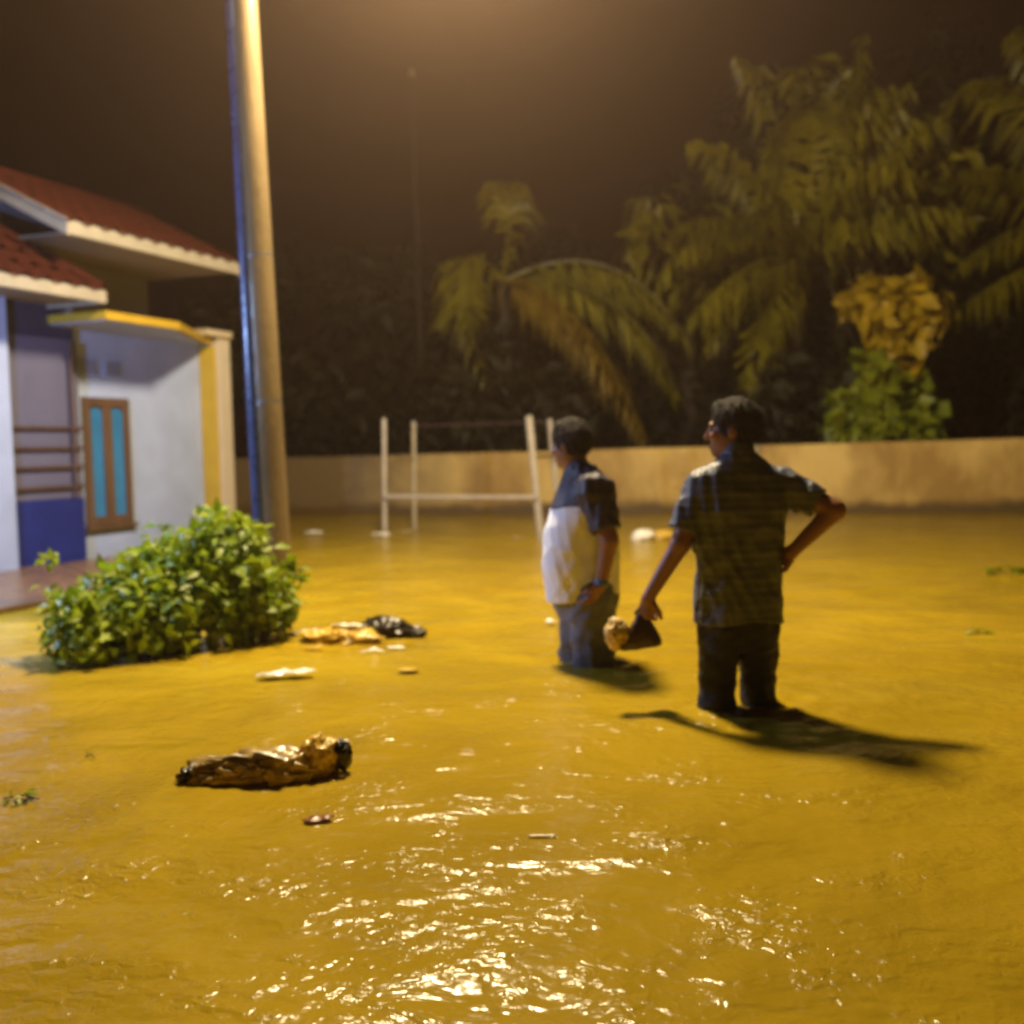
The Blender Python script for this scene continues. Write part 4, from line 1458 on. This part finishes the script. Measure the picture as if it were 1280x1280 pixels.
# ------------------------------------------------------------------ stout man in white and dark shirt, seen from the side
fb = at(735, 826)
manB = thing('person', 'stout man in white shirt with dark sleeves and grey trousers, facing left', 'person', (fb.x, fb.y, GROUND), group='people wading in the flood')
lo_, hi_ = (-0.36, -0.36, -0.005), (0.36, 0.36, 1.80)
HB, FACEB = (-0.072, 0.0, 1.565), (-0.80, 0.60)
profB = [(0.78, -0.020, 0.0, 0.180, 0.175), (0.86, -0.024, 0.0, 0.188, 0.182), (0.95, -0.030, 0.0, 0.194, 0.190), (1.10, -0.026, 0.0, 0.184, 0.195), (1.22, -0.012, 0.0, 0.162, 0.198),
         (1.30, 0.0, 0.0, 0.145, 0.195), (1.37, 0.002, 0.0, 0.118, 0.165), (1.42, -0.012, 0.0, 0.085, 0.105), (1.46, -0.030, 0.0, 0.062, 0.066)]
NS, NE, NW = (0.030, -0.185, 1.335), (0.095, -0.245, 1.09), (0.055, -0.232, 0.875)
GS, GE, GW = (0.010, 0.185, 1.335), (0.03, 0.250, 1.09), (-0.09, 0.22, 0.90)
legsB = [((0.02, -0.085, 0.80), (0.022, -0.10, 0.47), (0.03, -0.10, 0.08)), ((-0.02, 0.085, 0.80), (-0.035, 0.09, 0.47), (-0.04, 0.10, 0.08))]
fl = Field(lo_, hi_, 0.006)
fl.torso(profB, grow=-0.020)
fl.cone((-0.025, 0.0, 1.40), (-0.058, 0.0, 1.52), 0.062, 0.057, 0.03)
add_head(fl, HB, FACEB, tilt=-0.12)
for (s_, e_, w_) in ((NS, NE, NW), (GS, GE, GW)):
    fl.cone(s_, e_, 0.058, 0.047, 0.03); fl.cone(e_, w_, 0.046, 0.030, 0.015)
add_hand(fl, NW, (-0.55, 0.05, -0.85), (-0.55, 0.6, 0.3), 0.6, -1)
add_hand(fl, GW, (-0.3, -0.2, -0.9), (-0.5, -0.6, 0), 0.5, 1)
for (h_, k_, a_) in legsB:
    fl.cone(h_, k_, 0.085, 0.062, 0.03); fl.cone(k_, a_, 0.060, 0.040, 0.02)
    fl.cone(a_, (a_[0] - 0.16, a_[1] + 0.04, 0.03), 0.040, 0.03, 0.02)
link('body', fl.mesh('body'), M['skin'], manB, smooth=True)
link('hair', hair_mesh(HB, FACEB, -0.12, seed=9, low=0.026, puff=0.006), M['hair'], manB, smooth=True)
eyes(manB, HB, FACEB, -0.12)
fl = Field((-0.30, -0.28, 0.72), (0.26, 0.28, 1.50), 0.006)
fl.torso([(0.74,) + profB[0][1:]] + profB[1:], 0.04, grow=0.006)
fl.cone(NS, (0.05, -0.20, 1.26), 0.07, 0.06, 0.05)
fl.cone(GS, (0.02, 0.20, 1.26), 0.07, 0.06, 0.05)
folds(fl, 13, 0.0026, zscale=0.7, freq=14)
X, Y, Z = fl.grid()
fl.F = np.maximum(fl.F, (0.772 + 0.012 * np.sin(Y * 20) + 0.025 * np.abs(X + 0.02) - Z).astype(np.float32))
nk = np.sqrt((X + 0.035) ** 2 + Y ** 2) - 0.056
fl.F = np.maximum(fl.F, np.where(Z > 1.44, -nk, -1).astype(np.float32))
shirt = link('shirt', fl.mesh('shirt'), M['shirt_white'], manB, smooth=True)
for (s_, e_, sg, sd) in ((NS, NE, -1, 3), (GS, GE, 1, 4)):
    fl = Field((-0.26, -0.36, 1.00), (0.26, 0.36, 1.52), 0.006)
    s_, e_ = np.array(s_), np.array(e_)
    fl.cone((-0.03, sg * 0.055, 1.425), s_ + np.array([0.0, -sg * 0.02, -0.01]), 0.060, 0.100, 0.03)
    fl.cone(s_, s_ + (e_ - s_) * 0.95, 0.090, 0.076, 0.04)
    folds(fl, sd, 0.0040, zscale=0.9, freq=20)
    X, Y, Z = fl.grid()
    d = unit(e_ - s_)
    cut = (X - s_[0]) * d[0] + (Y - s_[1]) * d[1] + (Z - s_[2]) * d[2] - 0.80 * np.linalg.norm(e_ - s_)
    fl.F = np.maximum(fl.F, cut.astype(np.float32))
    nk = np.sqrt((X + 0.038) ** 2 + Y ** 2) - 0.062
    fl.F = np.maximum(fl.F, np.where(Z > 1.43, -nk, -1).astype(np.float32))
    fl.F = np.maximum(fl.F, (-sg * Y + 0 * X + 0 * Z + 0.004).astype(np.float32))
    o = link('sleeve', fl.mesh('sleeve'), M['shirt_dark'], shirt, smooth=True)
    o['label'] = 'dark sleeve and shoulder of the white shirt'
fl = Field((-0.30, -0.28, 1.10), (0.26, 0.28, 1.50), 0.006)
fl.torso(profB, 0.04, grow=0.013)
fl.cone(NS, (0.05, -0.20, 1.26), 0.076, 0.06, 0.05)
fl.cone(GS, (0.02, 0.20, 1.26), 0.076, 0.06, 0.05)
folds(fl, 13, 0.0026, zscale=0.7, freq=14)
X, Y, Z = fl.grid()
fl.F = np.maximum(fl.F, (1.275 + 0.55 * np.clip(X, -0.05, 1) + 0.010 * np.sin(Y * 25) - Z).astype(np.float32))
nk = np.sqrt((X + 0.036) ** 2 + Y ** 2) - 0.060
fl.F = np.maximum(fl.F, np.where(Z > 1.435, -nk, -1).astype(np.float32))
o = link('yoke', fl.mesh('yoke'), M['shirt_dark'], shirt, smooth=True)
o['label'] = 'dark upper chest and shoulders of the white shirt'
fl = Field((-0.28, -0.26, 0.03), (0.26, 0.28, 0.92), 0.006)
fl.torso([(0.68, -0.005, 0.0, 0.150, 0.165), (0.78, -0.010, 0.0, 0.172, 0.172), (0.90, -0.015, 0.0, 0.172, 0.170)], 0.03)
for (h_, k_, a_) in legsB:
    fl.cone(h_, k_, 0.125, 0.108, 0.03); fl.cone(k_, a_, 0.106, 0.085, 0.02)
folds(fl, 18, 0.0042, zscale=1.0, freq=18)
link('trousers', fl.mesh('trousers'), M['trouser_grey'], manB, smooth=True)
d = Vector(unit(np.array(NW) - np.array(NE)))
c = Vector(NW) - d * 0.012
bm = tube(bmesh.new(), [c - d * 0.014, c - d * 0.007, c + d * 0.007, c + d * 0.014], [0.032, 0.037, 0.037, 0.032], 16)
link('wrist_band', bm_mesh('wrist_band', bm), M['watch'], manB)


# ------------------------------------------------------------------ crumpled things
def crumple(name, mat_, parent, loc, size, seed, ridge=0.35, fine=0.10, rotz=0.0, zcut=None, sub=5, freq=2.2, shape=None):
    bm = bmesh.new()
    bmesh.ops.create_icosphere(bm, subdivisions=sub, radius=1)
    o3 = Vector((seed * 3.7, seed * 1.3, seed * 2.1))
    for v in bm.verts:
        p = v.co.copy()
        q = p * freq + o3
        n1 = 1 - abs(noise.noise(q)) * 2.2
        n2 = 1 - abs(noise.noise(q * 2.3 + Vector((5, 1, 2)))) * 2.2
        n3 = noise.noise(q * 5.5)
        k = 1 + ridge * (n1 - 0.4) + ridge * 0.55 * (n2 - 0.4) + fine * n3
        p *= k
        if shape: p = shape(p)
        v.co = Vector((p.x * size[0], p.y * size[1], p.z * size[2]))
    me = bm_mesh(name, bm)
    o = link(name, me, mat_, parent, smooth=True)
    o.location = loc
    o.rotation_euler = (0, 0, rotz)
    return o


def sheet(name, mat_, parent, loc, lx, ly, amp, seed, rotz=0.0, tilt=(0, 0), nx=26, ny=16, freq=9):
    """crinkled plastic sheet with a ragged edge and real thickness"""
    o3 = Vector((seed * 2.3, seed * 0.7, seed * 1.9))
    verts, faces = [], []
    for i in range(nx + 1):
        for j in range(ny + 1):
            u, v = i / nx * 2 - 1, j / ny * 2 - 1
            ru = 1 + 0.28 * noise.noise(Vector((v * 1.8, seed, 0.3)))
            rv = 1 + 0.40 * noise.noise(Vector((u * 2.1, seed, 7.3)))
            x, y = u * lx / 2 * ru, v * ly / 2 * rv * math.sqrt(max(0.12, 1 - 0.8 * u * u))
            q = Vector((x * freq, y * freq, 0)) + o3
            z = amp * (1 - 2.0 * abs(noise.noise(q))) + amp * 0.5 * (1 - 2 * abs(noise.noise(q * 2.3)))
            verts.append((x, y, z * (0.45 + 0.55 * (1 - max(abs(u), abs(v)) ** 2)) + tilt[0] * x + tilt[1] * y))
    for i in range(nx):
        for j in range(ny):
            a = i * (ny + 1) + j
            faces.append((a, a + ny + 1, a + ny + 2, a + 1))
    me = pymesh(name, verts, faces)
    o = link(name, me, mat_, parent, smooth=True)
    o.location = loc
    o.rotation_euler = (0, 0, rotz)
    sm = o.modifiers.new('thickness', 'SOLIDIFY')
    sm.thickness = 0.003
    return o


# bag in the man's hand
hb = Vector((fa.x - 0.425, fa.y + 0.050, 0.405))
hand_bag = thing('held_bag', 'small dark bag with yellow wrapping held low by the man in dark polo', 'bag', (hb.x, hb.y, hb.z - 0.12))
bm = bmesh.new()
rings = []
for (z_, hw, hd, ox) in ((-0.035, 0.078, 0.030, 0.0), (-0.030, 0.088, 0.042, 0.0), (0.0, 0.082, 0.045, 0.002), (0.03, 0.066, 0.042, 0.004), (0.06, 0.048, 0.034, 0.006), (0.09, 0.030, 0.024, 0.006), (0.112, 0.020, 0.018, 0.004)):
    rg_ = []
    for k in range(28):
        t = k * 2 * math.pi / 28
        cx_, sx_ = math.cos(t), math.sin(t)
        rr_ = (abs(cx_) ** 3 + abs(sx_) ** 3) ** (-1 / 3)
        w_ = 1 + 0.10 * noise.noise(Vector((cx_ * 2.5, sx_ * 2.5, z_ * 18)))
        rg_.append(bm.verts.new((ox + cx_ * rr_ * hw * w_, sx_ * rr_ * hd * w_, z_ + 0.010 * cx_ + 0.004 * noise.noise(Vector((cx_ * 3, sx_ * 3, 9))))))
    rings.append(rg_)
for i in range(len(rings) - 1):
    for k in range(28):
        bm.faces.new((rings[i][k], rings[i][(k + 1) % 28], rings[i + 1][(k + 1) % 28], rings[i + 1][k])).smooth = True
bm.faces.new(rings[0][::-1]); bm.faces.new(rings[-1])
link('bag_body', bm_mesh('bag_body', bm), M['bag_dark'], hand_bag)
crumple('wrapping', M['bag_yellow'], hand_bag, (-0.098, 0.0, 0.028), (0.046, 0.045, 0.062), 9, 0.35, 0.16, sub=4)
bm = tube(bmesh.new(), [(-0.02, 0, 0.11), (0.0, -0.005, 0.135), (0.012, 0, 0.15), (0.025, 0.005, 0.135), (0.03, 0, 0.105)], 0.008, 8)
link('handle', bm_mesh('handle', bm), M['bag_dark'], hand_bag)

# floating rubbish: big brown bundle in front
p = at(335, 972)
tr = thing('rubbish_bundle', 'big crumpled brown plastic rubbish bundle with yellow end floating in front', 'rubbish', (p.x, p.y, 0))
crumple('plastic_sack', M['plastic_brown'], tr, (-0.045, 0.02, 0.012), (0.215, 0.10, 0.072), 3, 0.34, 0.05, rotz=0.12, freq=1.3)
crumple('plastic_fold', M['plastic_brown'], tr, (-0.10, -0.045, 0.018), (0.13, 0.045, 0.050), 6, 0.5, 0.08, rotz=0.05, freq=1.5)
crumple('plastic_fold', M['plastic_brown'], tr, (0.05, -0.03, 0.02), (0.12, 0.05, 0.055), 8, 0.5, 0.08, rotz=0.35, freq=1.5)
crumple('yellow_wrapper', M['plastic_yellow'], tr, (0.175, 0.035, 0.055), (0.075, 0.055, 0.072), 12, 0.26, 0.05, rotz=0.6, freq=1.2)
crumple('dark_end', M['plastic_black'], tr, (0.248, 0.05, 0.060), (0.030, 0.035, 0.050), 14, 0.3, 0.1, sub=4)
sheet('shiny_flap', M['plastic_white'], tr, (-0.12, -0.035, 0.082), 0.16, 0.045, 0.012, 4, rotz=-0.12, tilt=(0.02, -0.4))
sheet('shiny_flap', M['plastic_white'], tr, (0.02, -0.045, 0.082), 0.13, 0.05, 0.014, 5, rotz=-0.35, tilt=(-0.1, -0.5))
crumple('dark_end', M['plastic_black'], tr, (-0.245, -0.02, 0.012), (0.045, 0.05, 0.040), 15, 0.4, 0.15, sub=4)

# the pile by the shrub: black bag, yellow sheet, scraps
p = at(485, 795)
bk = thing('rubbish_bag', 'black glossy rubbish bag floating beside the yellow plastic heap', 'rubbish bag', (p.x, p.y, 0))
crumple('bag_body', M['plastic_black'], bk, (-0.02, 0.05, 0.030), (0.145, 0.11, 0.075), 21, 0.24, 0.05, rotz=-0.3, freq=1.5)
crumple('bag_tail', M['plastic_black'], bk, (0.115, 0.01, 0.015), (0.105, 0.06, 0.045), 23, 0.26, 0.06, rotz=-0.35, freq=1.5)
p = at(425, 800)
yw = thing('plastic_heap', 'yellow and white crumpled plastic heap floating between shrub and black bag', 'rubbish', (p.x, p.y, 0))
crumple('yellow_plastic', M['plastic_yellow'], yw, (0.02, 0.03, 0.006), (0.19, 0.13, 0.052), 31, 0.42, 0.10, rotz=-0.15, freq=1.5)
sheet('pale_sheet', M['plastic_white'], yw, (0.05, 0.04, 0.072), 0.20, 0.10, 0.018, 7, rotz=-0.15, tilt=(-0.05, -0.1))
sheet('pale_sheet', M['plastic_yellow'], yw, (-0.10, 0.0, 0.03), 0.26, 0.16, 0.030, 17, rotz=0.3)
sheet('pale_sheet', M['plastic_white'], yw, (-0.14, 0.06, 0.04), 0.20, 0.07, 0.020, 18, rotz=-0.2)
sheet('pale_sheet', M['plastic_yellow'], yw, (0.16, -0.05, 0.02), 0.22, 0.13, 0.026, 19, rotz=-0.3)
crumple('yellow_plastic', M['plastic_yellow'], yw, (0.13, -0.06, 0.008), (0.09, 0.05, 0.035), 33, 0.35, 0.12, rotz=0.2, sub=4)


def scrap(px_, py_, lx, ly, m, label, seed, amp=0.012, rotz=0.0, z=0.014, cat='rubbish', name='plastic_scrap', group=None):
    q = at(px_, py_)
    o = sheet(name, M[m], None, (q.x, q.y, z), lx, ly, amp, seed, rotz)
    return tag(o, label, cat, group)


q = scrap(358, 848, 0.27, 0.09, 'plastic_white', 'white crumpled plastic sheet floating alone in front of the shrub', 41, 0.022, 0.25, 0.02)
scrap(372, 795, 0.12, 0.05, 'plastic_white', 'small white plastic scrap at the right foot of the shrub', 42, 0.012, -0.3)
scrap(392, 812, 0.10, 0.05, 'plastic_yellow', 'small yellow plastic scrap just below the heap by the shrub', 43)
scrap(466, 817, 0.12, 0.05, 'plastic_white', 'white plastic scrap at the front foot of the yellow heap', 44, 0.016)
scrap(495, 813, 0.10, 0.03, 'plastic_white', 'white plastic strip in front of the black rubbish bag', 45, 0.010)
scrap(511, 840, 0.10, 0.06, 'plastic_yellow', 'lone yellow plastic scrap in front of the black rubbish bag', 46, 0.008)
scrap(398, 1028, 0.085, 0.05, 'leaf_litter', 'small reddish brown leaf floating in front of the brown bundle', 47, 0.012, 0.2, 0.008, 'leaf', 'floating_leaf')
scrap(678, 1048, 0.075, 0.012, 'plastic_white', 'tiny white sliver floating in the middle of the foreground water', 48, 0.004, 0.0, 0.008)
scrap(392, 668, 0.22, 0.10, 'plastic_white', 'white scrap floating just right of the concrete pole', 49, 0.03)
scrap(477, 670, 0.22, 0.10, 'plastic_white', 'white plastic scrap at the left foot of the stall frame', 50, 0.03)
scrap(506, 667, 0.30, 0.08, 'coping', 'dull scrap between the two left posts of the stall frame', 51, 0.02)
scrap(648, 674, 0.16, 0.06, 'coping', 'pale scrap floating left of the right stall frame post', 52, 0.02)
q = at(818, 674)
fl_ = thing('floating_bag', 'pale yellow plastic bag floating behind, between the two men', 'rubbish', (q.x, q.y, 0))
crumple('bag_body', M['plastic_white'], fl_, (-0.12, 0, 0.03), (0.13, 0.10, 0.085), 61, 0.25, 0.1, sub=4)
crumple('bag_tail', M['plastic_yellow'], fl_, (0.10, 0.05, 0.03), (0.17, 0.09, 0.06), 62, 0.3, 0.1, sub=4)
scrap(689, 781, 0.07, 0.06, 'plastic_white', 'small white scrap at the left knee of the man in white shirt', 53, 0.02)


def weed(px_, py_, r, n, label, seed):
    q = at(px_, py_)
    root = thing('floating_weed', label, 'weed', (q.x, q.y, 0))
    leaf_cloud('leaves', [((0, 0, 0.012), (r, r * 0.6, 0.022))], n, r * 0.75, M['leaf_shrub'], root, seed, up=1.2, zmin=0.003)['kind'] = 'stuff'
    bm = tube(bmesh.new(), [(-r, 0, 0.006), (0, 0.01, 0.012), (r, -0.01, 0.006)], [0.003, 0.003, 0.002], 5)
    link('stem', bm_mesh('stem', bm), M['twig'], root)


weed(28, 1000, 0.06, 14, 'small green weed floating at the left edge of the water', 71)
weed(1224, 793, 0.06, 20, 'small green tuft floating right of the man in dark polo', 72)
weed(1255, 718, 0.14, 14, 'dull green weed floating near the right edge by the wall', 73)
weed(113, 948, 0.02, 6, 'tiny leafy sprig floating left of the brown bundle', 74)

# ------------------------------------------------------------------ rainy air
hz = link('haze', bm_mesh('haze', box((-40, -12, -1.6), (40, 45, 12.5))))
hm = bpy.data.materials.new('haze')
hm.use_nodes = True
n, l = hm.node_tree.nodes, hm.node_tree.links
n.remove(n['Principled BSDF'])
pv = n.new('ShaderNodeVolumePrincipled')
pv.inputs['Color'].default_value = (0.95, 0.64, 0.47, 1)
pv.inputs['Density'].default_value = 0.0045
pv.inputs['Anisotropy'].default_value = 0.78
l.new(pv.outputs[0], n['Material Output'].inputs['Volume'])
hz.data.materials.append(hm)
tag(hz, kind='stuff')
hz['label'] = 'thin rainy haze in the night air'
hz['category'] = 'haze'
